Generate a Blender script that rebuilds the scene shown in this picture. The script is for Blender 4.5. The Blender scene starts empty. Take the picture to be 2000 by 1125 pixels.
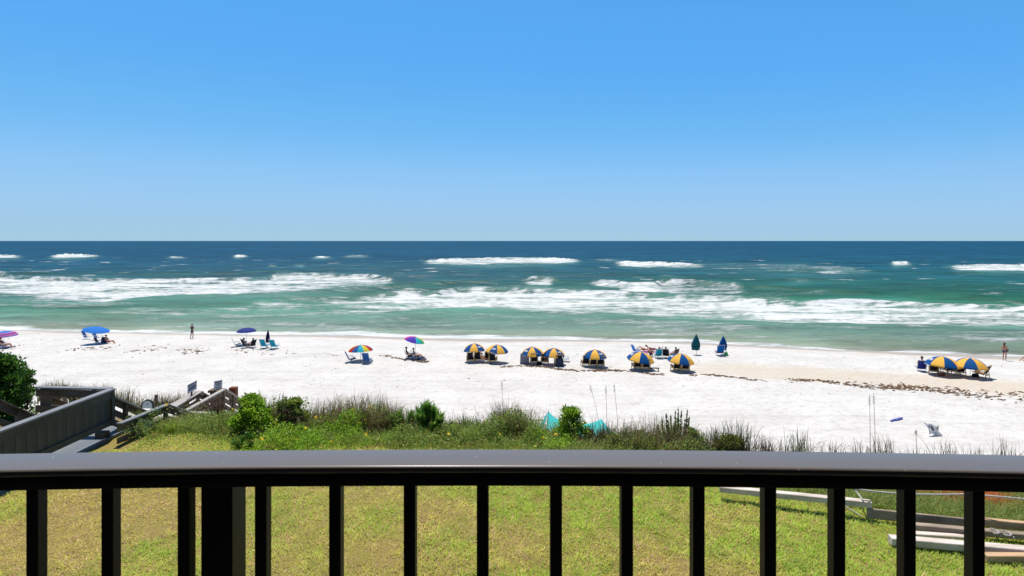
import bpy, bmesh, math, random
import numpy as np
from mathutils import Vector, Matrix, noise

rng = np.random.default_rng(7)
random.seed(7)
SC = bpy.context.scene
COL = SC.collection
R = math.radians

# ------------------------------------------------------------------ camera, sky, sun, exposure
F, H = 1111.1, 11.5            # focal length in photograph pixels, height of the eye above the sea
cam = bpy.data.cameras.new('camera')
cam.lens = 20.0
cam.sensor_width = 36.0
cam.shift_y = -(562.5 - 470.3) / 2000.0
cam.clip_start = 0.05
cam.clip_end = 120000.0
cam.dof.use_dof = True
cam.dof.focus_distance = 26.0
cam.dof.aperture_fstop = 9.0
cam_o = bpy.data.objects.new('camera', cam)
COL.objects.link(cam_o)
cam_o.location = (0, 0, H)
cam_o.rotation_euler = (R(90), 0, 0)
SC.camera = cam_o

SUN = Vector((-0.108, 0.335, 0.936)).normalized()
world = bpy.data.worlds.new('World')
SC.world = world
world.use_nodes = True
wt = world.node_tree
wt.nodes.clear()
sky = wt.nodes.new('ShaderNodeTexSky')
sky.sky_type = 'NISHITA'
sky.sun_disc = False
sky.sun_elevation = math.asin(SUN.z)
sky.sun_rotation = math.atan2(SUN.x, SUN.y)
sky.altitude = 0
sky.air_density = 1.0
sky.dust_density = 0.0
sky.ozone_density = 6.0
def vscale(k):
    n = wt.nodes.new('ShaderNodeVectorMath')
    n.operation = 'SCALE'
    n.inputs['Scale'].default_value = k
    return n
SKY_K = 0.12
s1, s2 = vscale(SKY_K), vscale(1.0 / SKY_K)
cv = wt.nodes.new('ShaderNodeRGBCurve')        # the photograph's saturated colour grade; its low ends darken the unseen sky overhead to cut blue fill
for k, pts in enumerate((
        ((0.04, 0.008), (0.10, 0.034), (0.15, 0.072), (0.184, 0.098), (0.216, 0.110), (0.283, 0.156), (0.445, 0.287), (0.9, 0.385)),
        ((0.08, 0.03), (0.16, 0.085), (0.24, 0.19), (0.30, 0.31), (0.347, 0.392), (0.397, 0.415), (0.498, 0.479), (0.694, 0.572), (0.93, 0.590)),
        ((0.15, 0.07), (0.30, 0.19), (0.45, 0.41), (0.58, 0.70), (0.68, 0.89), (0.831, 0.908), (0.922, 0.92)))):
    c = cv.mapping.curves[k]
    c.points[1].location = (1.0, pts[-1][1])
    for p in pts:
        c.points.new(*p)
cv.mapping.use_clip = True
cv.mapping.update()
bg = wt.nodes.new('ShaderNodeBackground')
bg.inputs['Strength'].default_value = 0.10
wo = wt.nodes.new('ShaderNodeOutputWorld')
wt.links.new(sky.outputs[0], s1.inputs[0])
sp_ = wt.nodes.new('ShaderNodeSeparateColor')
mr_ = wt.nodes.new('ShaderNodeMapRange')
mr_.inputs['From Min'].default_value, mr_.inputs['From Max'].default_value = 0.40, 0.92
mm_ = wt.nodes.new('ShaderNodeMix')
mm_.data_type, mm_.blend_type = 'RGBA', 'MULTIPLY'
mm_.inputs[7].default_value = (0.98, 1.02, 0.855, 1)
wt.links.new(s1.outputs[0], cv.inputs['Color'])
wt.links.new(s1.outputs[0], sp_.inputs[0])
wt.links.new(sp_.outputs[0], mr_.inputs[0])
wt.links.new(mr_.outputs[0], mm_.inputs[0])
wt.links.new(cv.outputs[0], mm_.inputs[6])
wt.links.new(mm_.outputs[2], s2.inputs[0])
wt.links.new(s2.outputs[0], bg.inputs['Color'])
wt.links.new(bg.outputs[0], wo.inputs['Surface'])

sun = bpy.data.lights.new('sun', 'SUN')
sun.energy = 4.9
sun.angle = R(0.53)
sun.color = (1.0, 0.945, 0.85)
sun_o = bpy.data.objects.new('sun', sun)
COL.objects.link(sun_o)
sun_o.rotation_euler = (-SUN).to_track_quat('-Z', 'Y').to_euler()
sun_o.location = (0, 0, 60)

vs = SC.view_settings
vs.view_transform = 'Standard'
vs.look = 'None'
vs.exposure = 0.263
vs.gamma = 1.0
vs.use_curve_mapping = False
SC.cycles.max_bounces = 8
SC.cycles.transparent_max_bounces = 8
SC.cycles.use_denoising = True

# ------------------------------------------------------------------ helpers
def srgb(r, g, b, k=1.0):
    f = lambda c: ((c / 255.0) / 12.92 if c <= 10.3 else ((c / 255.0 + 0.055) / 1.055) ** 2.4) * k
    return (f(r), f(g), f(b), 1.0)

def node(t, kind, **kw):
    n = t.nodes.new(kind)
    for k, v in kw.items():
        if hasattr(n, k):
            setattr(n, k, v)
        else:
            n.inputs[k].default_value = v
    return n

def new_mat(name):
    m = bpy.data.materials.new(name)
    m.use_nodes = True
    t = m.node_tree
    return m, t, t.nodes['Principled BSDF']

MATS = {}
def mat(name, c1, c2=None, scale=6.0, rough=0.6, spec=0.4, bump=0.0, stretch=(1, 1, 1), coat=0.0, detail=5.0, lo=0.35, hi=0.65, metal=0.0, bscale=None):
    if name in MATS:
        return MATS[name]
    m, t, p = new_mat(name)
    p.inputs['Roughness'].default_value = rough
    p.inputs['Specular IOR Level'].default_value = spec
    p.inputs['Metallic'].default_value = metal
    p.inputs['Coat Weight'].default_value = coat
    c2 = c2 or tuple(min(1, v * 0.8) for v in c1[:3]) + (1,)
    tc = node(t, 'ShaderNodeTexCoord')
    mp = node(t, 'ShaderNodeMapping')
    mp.inputs['Scale'].default_value = stretch
    nz = node(t, 'ShaderNodeTexNoise', Scale=scale, Detail=detail)
    rp = node(t, 'ShaderNodeValToRGB')
    rp.color_ramp.elements[0].position, rp.color_ramp.elements[1].position = lo, hi
    rp.color_ramp.elements[0].color, rp.color_ramp.elements[1].color = c1, c2
    t.links.new(tc.outputs['Object'], mp.inputs[0])
    t.links.new(mp.outputs[0], nz.inputs['Vector'])
    t.links.new(nz.outputs['Fac'], rp.inputs[0])
    t.links.new(rp.outputs[0], p.inputs['Base Color'])
    if bump:
        bp = node(t, 'ShaderNodeBump', Strength=bump, Distance=0.01)
        if bscale:
            nb = node(t, 'ShaderNodeTexNoise', Scale=bscale, Detail=4)
            t.links.new(mp.outputs[0], nb.inputs['Vector'])
            t.links.new(nb.outputs['Fac'], bp.inputs['Height'])
        else:
            t.links.new(nz.outputs['Fac'], bp.inputs['Height'])
        t.links.new(bp.outputs[0], p.inputs['Normal'])
    MATS[name] = m
    return m

def leaf_mat(name, rough=0.5, spec=0.3, trans=0.35):
    if name in MATS:
        return MATS[name]
    m, t, p = new_mat(name)
    p.inputs['Roughness'].default_value = rough
    p.inputs['Specular IOR Level'].default_value = spec
    at_ = node(t, 'ShaderNodeAttribute')
    at_.attribute_name = 'Col'
    tr = node(t, 'ShaderNodeBsdfTranslucent')
    mx = node(t, 'ShaderNodeMixShader')
    mx.inputs[0].default_value = trans
    out = t.nodes['Material Output']
    t.links.new(at_.outputs['Color'], p.inputs['Base Color'])
    t.links.new(at_.outputs['Color'], tr.inputs['Color'])
    t.links.new(p.outputs[0], mx.inputs[1])
    t.links.new(tr.outputs[0], mx.inputs[2])
    t.links.new(mx.outputs[0], out.inputs['Surface'])
    MATS[name] = m
    return m

def cloth(name, c, trans=0.25, rough=0.8):
    if name in MATS:
        return MATS[name]
    m, t, p = new_mat(name)
    p.inputs['Roughness'].default_value = rough
    p.inputs['Specular IOR Level'].default_value = 0.2
    tc = node(t, 'ShaderNodeTexCoord')
    nz = node(t, 'ShaderNodeTexNoise', Scale=9.0, Detail=4)
    rp = node(t, 'ShaderNodeMix', data_type='RGBA')
    rp.inputs[6].default_value = tuple(v * 0.82 for v in c[:3]) + (1,)
    rp.inputs[7].default_value = c
    t.links.new(tc.outputs['Object'], nz.inputs['Vector'])
    t.links.new(nz.outputs['Fac'], rp.inputs[0])
    t.links.new(rp.outputs[2], p.inputs['Base Color'])
    tr = node(t, 'ShaderNodeBsdfTranslucent')
    t.links.new(rp.outputs[2], tr.inputs['Color'])
    mx = node(t, 'ShaderNodeMixShader')
    mx.inputs[0].default_value = trans
    t.links.new(p.outputs[0], mx.inputs[1])
    t.links.new(tr.outputs[0], mx.inputs[2])
    t.links.new(mx.outputs[0], t.nodes['Material Output'].inputs['Surface'])
    MATS[name] = m
    return m

def tag(o, label=None, cat=None, group=None, kind=None):
    if label: o['label'] = label
    if cat: o['category'] = cat
    if group: o['group'] = group
    if kind: o['kind'] = kind
    return o

def thing(name, label, cat, loc=(0, 0, 0), rz=0.0, group=None):
    o = bpy.data.objects.new(name, None)
    o.empty_display_size = 0.2
    COL.objects.link(o)
    o.location = loc
    o.rotation_euler = (0, 0, rz)
    return tag(o, label, cat, group)

def link_mesh(name, me, material=None, parent=None, loc=None, rot=None):
    o = bpy.data.objects.new(name, me)
    COL.objects.link(o)
    if parent is not None: o.parent = parent
    if loc is not None: o.location = loc
    if rot is not None: o.rotation_euler = rot
    if material is not None:
        if len(me.materials) == 0:
            me.materials.append(material)
        elif me.materials[0] != material:
            o.material_slots[0].link = 'OBJECT'
            o.material_slots[0].material = material
    return o

def mesh_np(name, V, Fc, C=None, attrs=None, smooth=False):
    """V (n,3) vertices, Fc (m,k) faces, C (n,3 or 4) point colours, attrs {name: (n,)}"""
    V = np.ascontiguousarray(V, dtype=np.float32)
    Fc = np.ascontiguousarray(Fc, dtype=np.int32)
    me = bpy.data.meshes.new(name)
    me.vertices.add(len(V))
    me.vertices.foreach_set('co', V.ravel())
    k = Fc.shape[1]
    me.loops.add(Fc.size)
    me.loops.foreach_set('vertex_index', Fc.ravel())
    me.polygons.add(len(Fc))
    me.polygons.foreach_set('loop_start', np.arange(0, Fc.size, k, dtype=np.int32))
    if smooth:
        me.polygons.foreach_set('use_smooth', np.ones(len(Fc), dtype=bool))
    if C is not None:
        C = np.asarray(C, dtype=np.float32)
        if C.shape[1] == 3:
            C = np.hstack([C, np.ones((len(C), 1), np.float32)])
        a = me.attributes.new('Col', 'FLOAT_COLOR', 'POINT')
        a.data.foreach_set('color', np.ascontiguousarray(C).ravel())
    for n, v in (attrs or {}).items():
        a = me.attributes.new(n, 'FLOAT', 'POINT')
        a.data.foreach_set('value', np.ascontiguousarray(v, dtype=np.float32))
    me.update(calc_edges=True)
    return me

class MB:
    """collects boxes, beams, tubes and sheets into ONE mesh"""
    def __init__(self):
        self.v, self.f, self.s = [], [], []
    def add(self, vs_, fs, smooth=False):
        n = len(self.v)
        self.v += [tuple(p) for p in vs_]
        self.f += [tuple(i + n for i in q) for q in fs]
        self.s += [smooth] * len(fs)
        return self
    def beam(self, p0, p1, w, h, up=(0, 0, 1), ch=0.0):
        """box from p0 to p1 (axis centre), width w sideways, height h along up, ch = chamfer"""
        p0, p1 = Vector(p0), Vector(p1)
        d = (p1 - p0).normalized()
        up = Vector(up)
        if abs(d.dot(up)) > 0.98: up = Vector((0, 1, 0))
        x = d.cross(up).normalized()
        u = x.cross(d).normalized()
        a, b = w / 2, h / 2
        if ch:
            c = ch
            pr = [(-a + c, -b), (a - c, -b), (a, -b + c), (a, b - c), (a - c, b), (-a + c, b), (-a, b - c), (-a, -b + c)]
        else:
            pr = [(-a, -b), (a, -b), (a, b), (-a, b)]
        k = len(pr)
        vs_ = [p + x * i + u * j for p in (p0, p1) for i, j in pr]
        fs = [(i, (i + 1) % k, k + (i + 1) % k, k + i) for i in range(k)]
        fs += [tuple(reversed(range(k))), tuple(range(k, 2 * k))]
        return self.add(vs_, fs)
    def box(self, c, s, rz=0.0):
        x, y, z = s[0] / 2, s[1] / 2, s[2] / 2
        m = Matrix.Rotation(rz, 3, 'Z')
        vs_ = [Vector(c) + m @ Vector((i * x, j * y, k * z)) for k in (-1, 1) for j in (-1, 1) for i in (-1, 1)]
        return self.add(vs_, [(0, 2, 3, 1), (4, 5, 7, 6), (0, 1, 5, 4), (2, 6, 7, 3), (0, 4, 6, 2), (1, 3, 7, 5)])
    def tube(self, path, rad, n=8, cap=True):
        path = [Vector(p) for p in path]
        if not hasattr(rad, '__len__'): rad = [rad] * len(path)
        vs_, fs = [], []
        ref = Vector((0.13, 0.31, 0.94))
        for i, p in enumerate(path):
            d = (path[min(i + 1, len(path) - 1)] - path[max(i - 1, 0)]).normalized()
            r0 = ref if abs(d.dot(ref)) < 0.95 else Vector((1, 0, 0))
            a = d.cross(r0).normalized()
            b = d.cross(a).normalized()
            for k in range(n):
                t = 2 * math.pi * k / n
                vs_.append(p + (a * math.cos(t) + b * math.sin(t)) * rad[i])
        for i in range(len(path) - 1):
            for k in range(n):
                fs.append((i * n + k, i * n + (k + 1) % n, (i + 1) * n + (k + 1) % n, (i + 1) * n + k))
        if cap:
            fs += [tuple(reversed(range(n))), tuple(range((len(path) - 1) * n, len(path) * n))]
        return self.add(vs_, fs, True)
    def ball(self, c, r, nu=10, nv=7):
        if not hasattr(r, '__len__'): r = (r, r, r)
        vs_ = [Vector(c) + Vector((0, 0, r[2]))]
        for j in range(1, nv):
            t = math.pi * j / nv
            for i in range(nu):
                a = 2 * math.pi * i / nu
                vs_.append(Vector(c) + Vector((r[0] * math.sin(t) * math.cos(a), r[1] * math.sin(t) * math.sin(a), r[2] * math.cos(t))))
        vs_.append(Vector(c) - Vector((0, 0, r[2])))
        fs = [(0, 1 + i, 1 + (i + 1) % nu) for i in range(nu)]
        for j in range(nv - 2):
            for i in range(nu):
                a, b = 1 + j * nu + i, 1 + j * nu + (i + 1) % nu
                fs.append((a, a + nu, b + nu, b))
        l = 1 + (nv - 2) * nu
        fs += [(l + i, len(vs_) - 1, l + (i + 1) % nu) for i in range(nu)]
        return self.add(vs_, fs, True)
    def sheet(self, rows, smooth=True):
        n = len(rows[0])
        vs_ = [p for r in rows for p in r]
        fs = [(j * n + i, j * n + i + 1, (j + 1) * n + i + 1, (j + 1) * n + i) for j in range(len(rows) - 1) for i in range(n - 1)]
        return self.add(vs_, fs, smooth)
    def mesh(self, name):
        me = bpy.data.meshes.new(name)
        me.from_pydata(self.v, [], self.f)
        me.polygons.foreach_set('use_smooth', self.s)
        me.update()
        return me
    def build(self, name, material, parent=None, **kw):
        return link_mesh(name, self.mesh(name), material, parent, **kw)

# smooth value noise for numpy arrays
def vnoise(x, y, seed=0):
    xi, yi = np.floor(x).astype(np.int64), np.floor(y).astype(np.int64)
    fx, fy = x - xi, y - yi
    fx, fy = fx * fx * (3 - 2 * fx), fy * fy * (3 - 2 * fy)
    def h(a, b):
        n = (a * 374761393 + b * 668265263 + seed * 974634777) & 0xFFFFFFFF
        n = ((n ^ (n >> 13)) * 1274126177) & 0xFFFFFFFF
        return ((n ^ (n >> 16)) & 0xFFFF) / 65535.0
    return (h(xi, yi) * (1 - fx) + h(xi + 1, yi) * fx) * (1 - fy) + (h(xi, yi + 1) * (1 - fx) + h(xi + 1, yi + 1) * fx) * fy
def fbm(x, y, seed=0, oct=4):
    r, a, s = 0, 0.5, 0
    for k in range(oct):
        r = r + a * vnoise(x * 2 ** k, y * 2 ** k, seed + k * 17)
        s += a
        a *= 0.5
    return r / s
def sstep(a, b, x):
    t = np.clip((x - a) / (b - a), 0, 1)
    return t * t * (3 - 2 * t)

# ------------------------------------------------------------------ the lie of the land
SHX = np.array([-200, -90, -65.7, -57.2, -44.7, -38.6, -28.6, -15.2, 0, 14.1, 25.7, 32.2, 39.2, 50.7, 90, 200.0])
SHY = np.array([96, 76, 73.0, 72.5, 71, 69.2, 69.6, 67.9, 66.5, 65.4, 62.2, 60.2, 58.9, 56.3, 49, 30.0])
def shore(x):
    x = np.asarray(x, dtype=float)
    return sum(np.interp(x + k, SHX, SHY) for k in (-6, -3, 0, 3, 6)) / 5 + 0.5 * np.sin(x * 0.21) * np.cos(x * 0.083 + 1)
EDX = np.array([-60, -16, -12, -9, -5, 0, 4, 6.4, 8.5, 12, 20, 60.0])
EDY = np.array([16, 15.4, 15, 14.5, 13.4, 13, 11.3, 10.5, 9.7, 9.0, 8.4, 8.0])
LAWN = 6.7
def edge(x):
    return np.interp(x, EDX, EDY)
def ter(x, y):
    x, y = np.asarray(x, float), np.asarray(y, float)
    t = y - edge(x)
    bluff = np.interp(t, [-50, 0, 2.5, 10.5, 14, 16], [LAWN, LAWN, LAWN - 0.3, 1.45, 0.2, -6])
    s = shore(x) - y
    beach = np.interp(s, [-60, -6, 0, 3, 8, 20, 36, 60], [-3, -0.45, 0.0, 0.22, 0.5, 0.85, 1.0, 1.25])
    hump = 1.1 + 3.1 * np.exp(-((x + 19) / 8.0) ** 2 - ((y - 25.5) / 3.2) ** 2)
    z = np.maximum(bluff, beach)
    z = np.where(hump > 1.15, np.maximum(z, hump), z)
    return z + 0.05 * (fbm(x * 0.5, y * 0.5, 3) - 0.5) * np.clip(s, 0, 6) / 6
def terf(x, y):
    return float(ter(np.array([x]), np.array([y]))[0])
def at(px, py, d):
    """the point at depth d seen at photograph pixel (px, py)"""
    return Vector(((px - 1000) / F * d, d, H + (470.3 - py) / F * d))
def on_ground(px, py):
    d = np.arange(7.0, 110.0, 0.02)
    x, z = (px - 1000) / F * d, H + (470.3 - py) / F * d
    hit = np.nonzero(ter(x, d) >= z)[0]
    k = hit[0] if len(hit) else len(d) - 1
    return Vector((x[k], d[k], float(ter(x[k:k + 1], d[k:k + 1])[0])))
def grid_faces(nr, nc):
    i = np.arange(nr * nc, dtype=np.int32).reshape(nr, nc)
    return np.stack([i[:-1, :-1], i[:-1, 1:], i[1:, 1:], i[1:, :-1]], -1).reshape(-1, 4)

# ------------------------------------------------------------------ sand
def build_sand():
    m, t, p = new_mat('white_quartz_sand')
    p.inputs['Roughness'].default_value = 0.9
    p.inputs['Specular IOR Level'].default_value = 0.15
    tc = node(t, 'ShaderNodeTexCoord')
    n1 = node(t, 'ShaderNodeTexNoise', Scale=0.35, Detail=8, Roughness=0.62)
    n2 = node(t, 'ShaderNodeTexNoise', Scale=2.6, Detail=5, Roughness=0.6)
    n3 = node(t, 'ShaderNodeTexVoronoi', Scale=1.7)
    for n in (n1, n2, n3): t.links.new(tc.outputs['Object'], n.inputs['Vector'])
    base = node(t, 'ShaderNodeValToRGB')
    e = base.color_ramp.elements
    e[0].position, e[0].color = 0.3, (0.49, 0.47, 0.44, 1)
    e[1].position, e[1].color = 0.62, (0.575, 0.555, 0.525, 1)
    t.links.new(n1.outputs['Fac'], base.inputs[0])
    spk = node(t, 'ShaderNodeMapRange')  # speckle in the sand colour, also standing for the shade in footprints
    for k, v in (('From Min', 0.30), ('From Max', 0.47), ('To Min', 0.80), ('To Max', 1.0)): spk.inputs[k].default_value = v
    t.links.new(n2.outputs['Fac'], spk.inputs[0])
    tm = node(t, 'ShaderNodeMapping')
    tm.inputs['Scale'].default_value = (0.035, 1.1, 1)
    tm.inputs['Rotation'].default_value = (0, 0, R(4))
    n4 = node(t, 'ShaderNodeTexNoise', Scale=1.0, Detail=4)
    t.links.new(tc.outputs['Object'], tm.inputs[0]); t.links.new(tm.outputs[0], n4.inputs['Vector'])
    trk = node(t, 'ShaderNodeMapRange')
    for k, v in (('From Min', 0.30), ('From Max', 0.48), ('To Min', 0.90), ('To Max', 1.0)): trk.inputs[k].default_value = v
    t.links.new(n4.outputs['Fac'], trk.inputs[0])
    tk = node(t, 'ShaderNodeMath', operation='MULTIPLY')
    t.links.new(spk.outputs[0], tk.inputs[0]); t.links.new(trk.outputs[0], tk.inputs[1])
    mul = node(t, 'ShaderNodeVectorMath', operation='SCALE')
    t.links.new(base.outputs[0], mul.inputs[0])
    t.links.new(tk.outputs[0], mul.inputs['Scale'])
    def over(prev, attr, colour, nscale, amount):
        a = node(t, 'ShaderNodeAttribute')
        a.attribute_name = attr
        nn = node(t, 'ShaderNodeTexNoise', Scale=nscale, Detail=5)
        t.links.new(tc.outputs['Object'], nn.inputs['Vector'])
        ad = node(t, 'ShaderNodeMath', operation='MULTIPLY_ADD')
        ad.inputs[1].default_value, ad.inputs[2].default_value = 0.8, -0.4
        t.links.new(nn.outputs['Fac'], ad.inputs[0])
        sm = node(t, 'ShaderNodeMath', operation='ADD')
        t.links.new(ad.outputs[0], sm.inputs[0])
        t.links.new(a.outputs['Fac'], sm.inputs[1])
        mr = node(t, 'ShaderNodeMapRange')
        for k, v in (('From Min', 0.15), ('From Max', 0.85), ('To Max', amount)): mr.inputs[k].default_value = v
        t.links.new(sm.outputs[0], mr.inputs[0])
        mx = node(t, 'ShaderNodeMix', data_type='RGBA')
        t.links.new(mr.outputs[0], mx.inputs[0])
        t.links.new(prev, mx.inputs[6])
        mx.inputs[7].default_value = colour
        return mx.outputs[2], mr.outputs[0]
    c, _ = over(mul.outputs[0], 'damp', (0.50, 0.425, 0.33, 1), 0.4, 0.75)
    c, _ = over(c, 'warm', (0.54, 0.485, 0.425, 1), 0.9, 0.8)
    c, w = over(c, 'wet', (0.36, 0.31, 0.255, 1), 0.25, 0.95)
    c, _ = over(c, 'litter', (0.15, 0.115, 0.07, 1), 1.6, 0.95)
    t.links.new(c, p.inputs['Base Color'])
    rr = node(t, 'ShaderNodeMapRange')
    rr.inputs['To Min'].default_value, rr.inputs['To Max'].default_value = 0.9, 0.45
    t.links.new(w, rr.inputs[0])
    t.links.new(rr.outputs[0], p.inputs['Roughness'])
    hgt = node(t, 'ShaderNodeMath', operation='ADD')
    t.links.new(n2.outputs['Fac'], hgt.inputs[0])
    t.links.new(n3.outputs['Distance'], hgt.inputs[1])
    bp = node(t, 'ShaderNodeBump', Strength=0.65, Distance=0.12)
    t.links.new(hgt.outputs[0], bp.inputs['Height'])
    t.links.new(bp.outputs[0], p.inputs['Normal'])
    xs = np.concatenate([np.linspace(-400, -92, 40), np.arange(-90, 90.1, 0.45), np.linspace(92, 400, 40)])
    ys = np.concatenate([np.array([-200, -60, -20.0]), np.arange(-4, 30, 0.25), np.arange(30, 80, 0.4), np.linspace(81, 130, 24)])
    X, Y = np.meshgrid(xs, ys)
    X, Y = X.ravel(), Y.ravel()
    Z = ter(X, Y)
    s = shore(X) - Y
    Z -= 0.22 * sstep(0.6, -0.2, Y - edge(X))          # tucked under the lawn sheet
    foot = fbm(X * 1.7, Y * 1.7, 5, 3) - 0.5
    Z += 0.09 * foot * sstep(3, 9, s) * (Y > edge(X) + 4)
    PX, PY = 1000 + F * X / np.maximum(Y, 1), 470.3 + F * (H - Z) / np.maximum(Y, 1)
    wet = sstep(3.3, 0.6, s + 1.8 * (fbm(X * 0.12, X * 0 + 4, 9, 3) - 0.5) * 2)
    line = np.interp(X, [-66, -40, -13, -5, 0, 8, 16, 26, 38, 60], [58, 57.5, 53.5, 49.5, 48.5, 46.5, 44.6, 42.0, 37.5, 32])
    damp = sstep(-1.0, 1.5, Y - line) * sstep(9, 4, Y - line) * sstep(8, 22, X) * 0.95
    damp = np.maximum(damp, 0.35 * sstep(5.5, 2.5, s) )
    warm = sstep(7.5, 9.0, Y - edge(X)) * sstep(15, 12, Y - edge(X)) * sstep(-15, -8, X) * sstep(2, -4, X) * 0.55
    hi = np.interp(X, [-10.5, -9, -6, 0, 4, 8, 17], [.8, 1.8, 3.4, 3.6, 3.6, 4.6, 5.0])
    litter = sstep(hi + 1.2, hi - .3, Y - edge(X)) * (X > -40)
    me = mesh_np('beach_sand', np.stack([X, Y, Z], 1), grid_faces(len(ys), len(xs)), attrs={'wet': wet, 'damp': damp, 'warm': warm, 'litter': litter}, smooth=True)
    o = link_mesh('beach_sand', me, m)
    tag(o, 'white sand beach sloping down to the surf', kind='structure')
    return line
build_sand()
def wrack(x):   # where the weed line runs along the beach
    return float(np.interp(x, [-66, -40, -13, -5, 0, 8, 16, 26, 38, 60], [58, 57.5, 53.5, 49.5, 48.5, 46.5, 44.6, 42.0, 37.5, 32]))

# ------------------------------------------------------------------ sea
BANDS = [  # (height of crest, [(px, top, bottom, density) ...]) breakers as they stand off the beach
    (0.7, [(-60, 496, 505, .9), (0, 498, 504, .95), (40, 499, 504.5, .8), (60, 500, 503.5, .3)]),
    (0.9, [(80, 502, 505, .6), (105, 499, 505, 1), (130, 496, 504.5, 1), (165, 497.5, 503, 1), (195, 499, 502, .7), (214, 500, 501.5, .3)]),
    (0.5, [(318, 501, 504, .7), (335, 501, 504, .9), (372, 502, 504, .5)]),
    (0.6, [(448, 499, 503, .8), (470, 498, 503, 1), (492, 499.5, 502, .6)]),
    (0.5, [(602, 502, 505, .7), (625, 501, 505, .9), (660, 502, 504.5, .5)]),
    (0.7, [(655, 501, 504, .45), (690, 498, 503, .55), (736, 499, 503, .4)]),
    (0.3, [(518, 518, 521, .6), (545, 518, 520.5, .6)]),
    (0.3, [(570, 517, 521, .5), (600, 517, 520, .5)]),
    (0.5, [(-60, 533, 537, .5), (0, 532, 538, .7), (22, 533, 537, .7), (34, 534, 537, .2)]),
    (0.75, [(-60, 541, 577, .8), (0, 541, 576, .95), (80, 545, 583, .95), (160, 546, 590, 1), (215, 547, 592, 1), (270, 549, 588, 1), (340, 549, 584, 1), (450, 549, 578, 1),
            (520, 545, 577, .95), (545, 537, 576, .9), (570, 536, 573, .85), (620, 537, 570, .9), (700, 539, 561, .9), (760, 545, 556, .7), (792, 551, 554, .3)]),
    (0.0, [(-60, 574, 612, .36), (0, 573, 606, .40), (90, 580, 603, .42), (200, 590, 600, .30), (300, 586, 592, .2)]),
    (0.15, [(240, 628, 640, .4), (310, 616, 626, .55), (360, 608, 619, .6), (420, 604, 612, .65), (482, 599, 608, .7), (520, 591, 604, .6)]),
    (0.2, [(470, 596, 612, .45), (500, 588, 618, .62), (560, 588, 626, .60), (640, 584, 626, .58), (700, 584, 620, .8), (740, 575, 618, .9), (780, 571, 614, .95), (830, 571, 608, 1)]),
    (0.6, [(760, 573, 613, .6), (800, 571, 608, .95), (850, 574, 606, .95), (900, 568, 606, .95), (1000, 568, 608, 1), (1100, 571, 613, 1), (1200, 575, 615, 1), (1290, 579, 622, .95),
           (1400, 583, 624, .95), (1500, 591, 628, 1), (1560, 594, 630, 1), (1650, 590, 633, 1), (1690, 590, 634, .95), (1740, 592, 636, .95), (1785, 595, 641, .95), (1850, 600, 636, .9), (2000, 605, 637, .95), (2080, 608, 640, .9)]),
    (0.35, [(880, 571, 576, .6), (900, 565, 572, .7), (940, 562, 570, .75), (990, 564, 572, .6)]),
    (0.9, [(808, 513, 514, .5), (830, 511, 514.5, .9), (880, 507, 516, 1), (1000, 505, 516, 1), (1070, 505, 515, 1), (1130, 507.5, 513, .95), (1150, 508, 511, .5)]),
    (0.5, [(1135, 507, 511, .35), (1190, 506, 510, .45), (1240, 507, 510, .3)]),
    (0.8, [(1185, 513, 515, .5), (1205, 512, 519, 1), (1250, 513, 521.5, 1), (1300, 514.5, 522, 1), (1362, 518, 521.5, .9), (1400, 519, 521, .3)]),
    (0.9, [(1008, 547, 551, .6), (1022, 547, 557, 1), (1045, 547, 559, 1), (1072, 548, 558, .95), (1085, 549, 553, .5), (1105, 550, 553, .3)]),
    (0.9, [(1135, 555, 557, .5), (1160, 555, 560, .8), (1200, 556, 564, .75), (1230, 559, 572, .95), (1280, 559, 572, .95), (1295, 556, 572, .7), (1370, 559, 575, .62), (1450, 562, 575, .55), (1475, 568, 574, .3)]),
    (0.0, [(1300, 575, 583, .5), (1420, 577, 586, .5), (1560, 580, 594, .45)]),
    (0.2, [(1340, 514, 522, .28), (1450, 514, 528, .36), (1560, 516, 533, .42), (1640, 520, 535, .5), (1690, 526, 534, .4), (1720, 530, 533, .2)]),
    (0.1, [(1570, 531, 533, .5), (1620, 530.5, 534, .8), (1680, 532, 534.5, .6)]),
    (0.8, [(1730, 516, 518, .5), (1745, 513.5, 520, 1), (1778, 515, 519, .8), (1792, 517, 519, .3)]),
    (0.8, [(1838, 518, 521, .7), (1870, 518.5, 528, 1), (2000, 519, 530, 1), (2080, 519, 531, .9)]),
    (0.2, [(1275, 538, 541, .4), (1340, 538, 541, .4)]),
    (0.2, [(1520, 546, 549, .3), (1560, 546, 551, .5), (1600, 549, 551, .3)]),
    (0.2, [(1920, 554, 557, .35), (1960, 555, 558, .4), (2040, 556, 558, .3)]),
    (0.0, [(1300, 626, 660, .26), (1600, 636, 672, .38), (1800, 642, 678, .37), (2060, 650, 686, .34)]),
    (0.0, [(690, 620, 656, .46), (800, 614, 652, .44), (950, 614, 650, .38), (1150, 618, 654, .33), (1350, 624, 658, .28)]),
    (0.0, [(330, 636, 660, .5), (420, 628, 658, .5), (560, 628, 652, .5), (700, 636, 657, .42)]),
]
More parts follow.
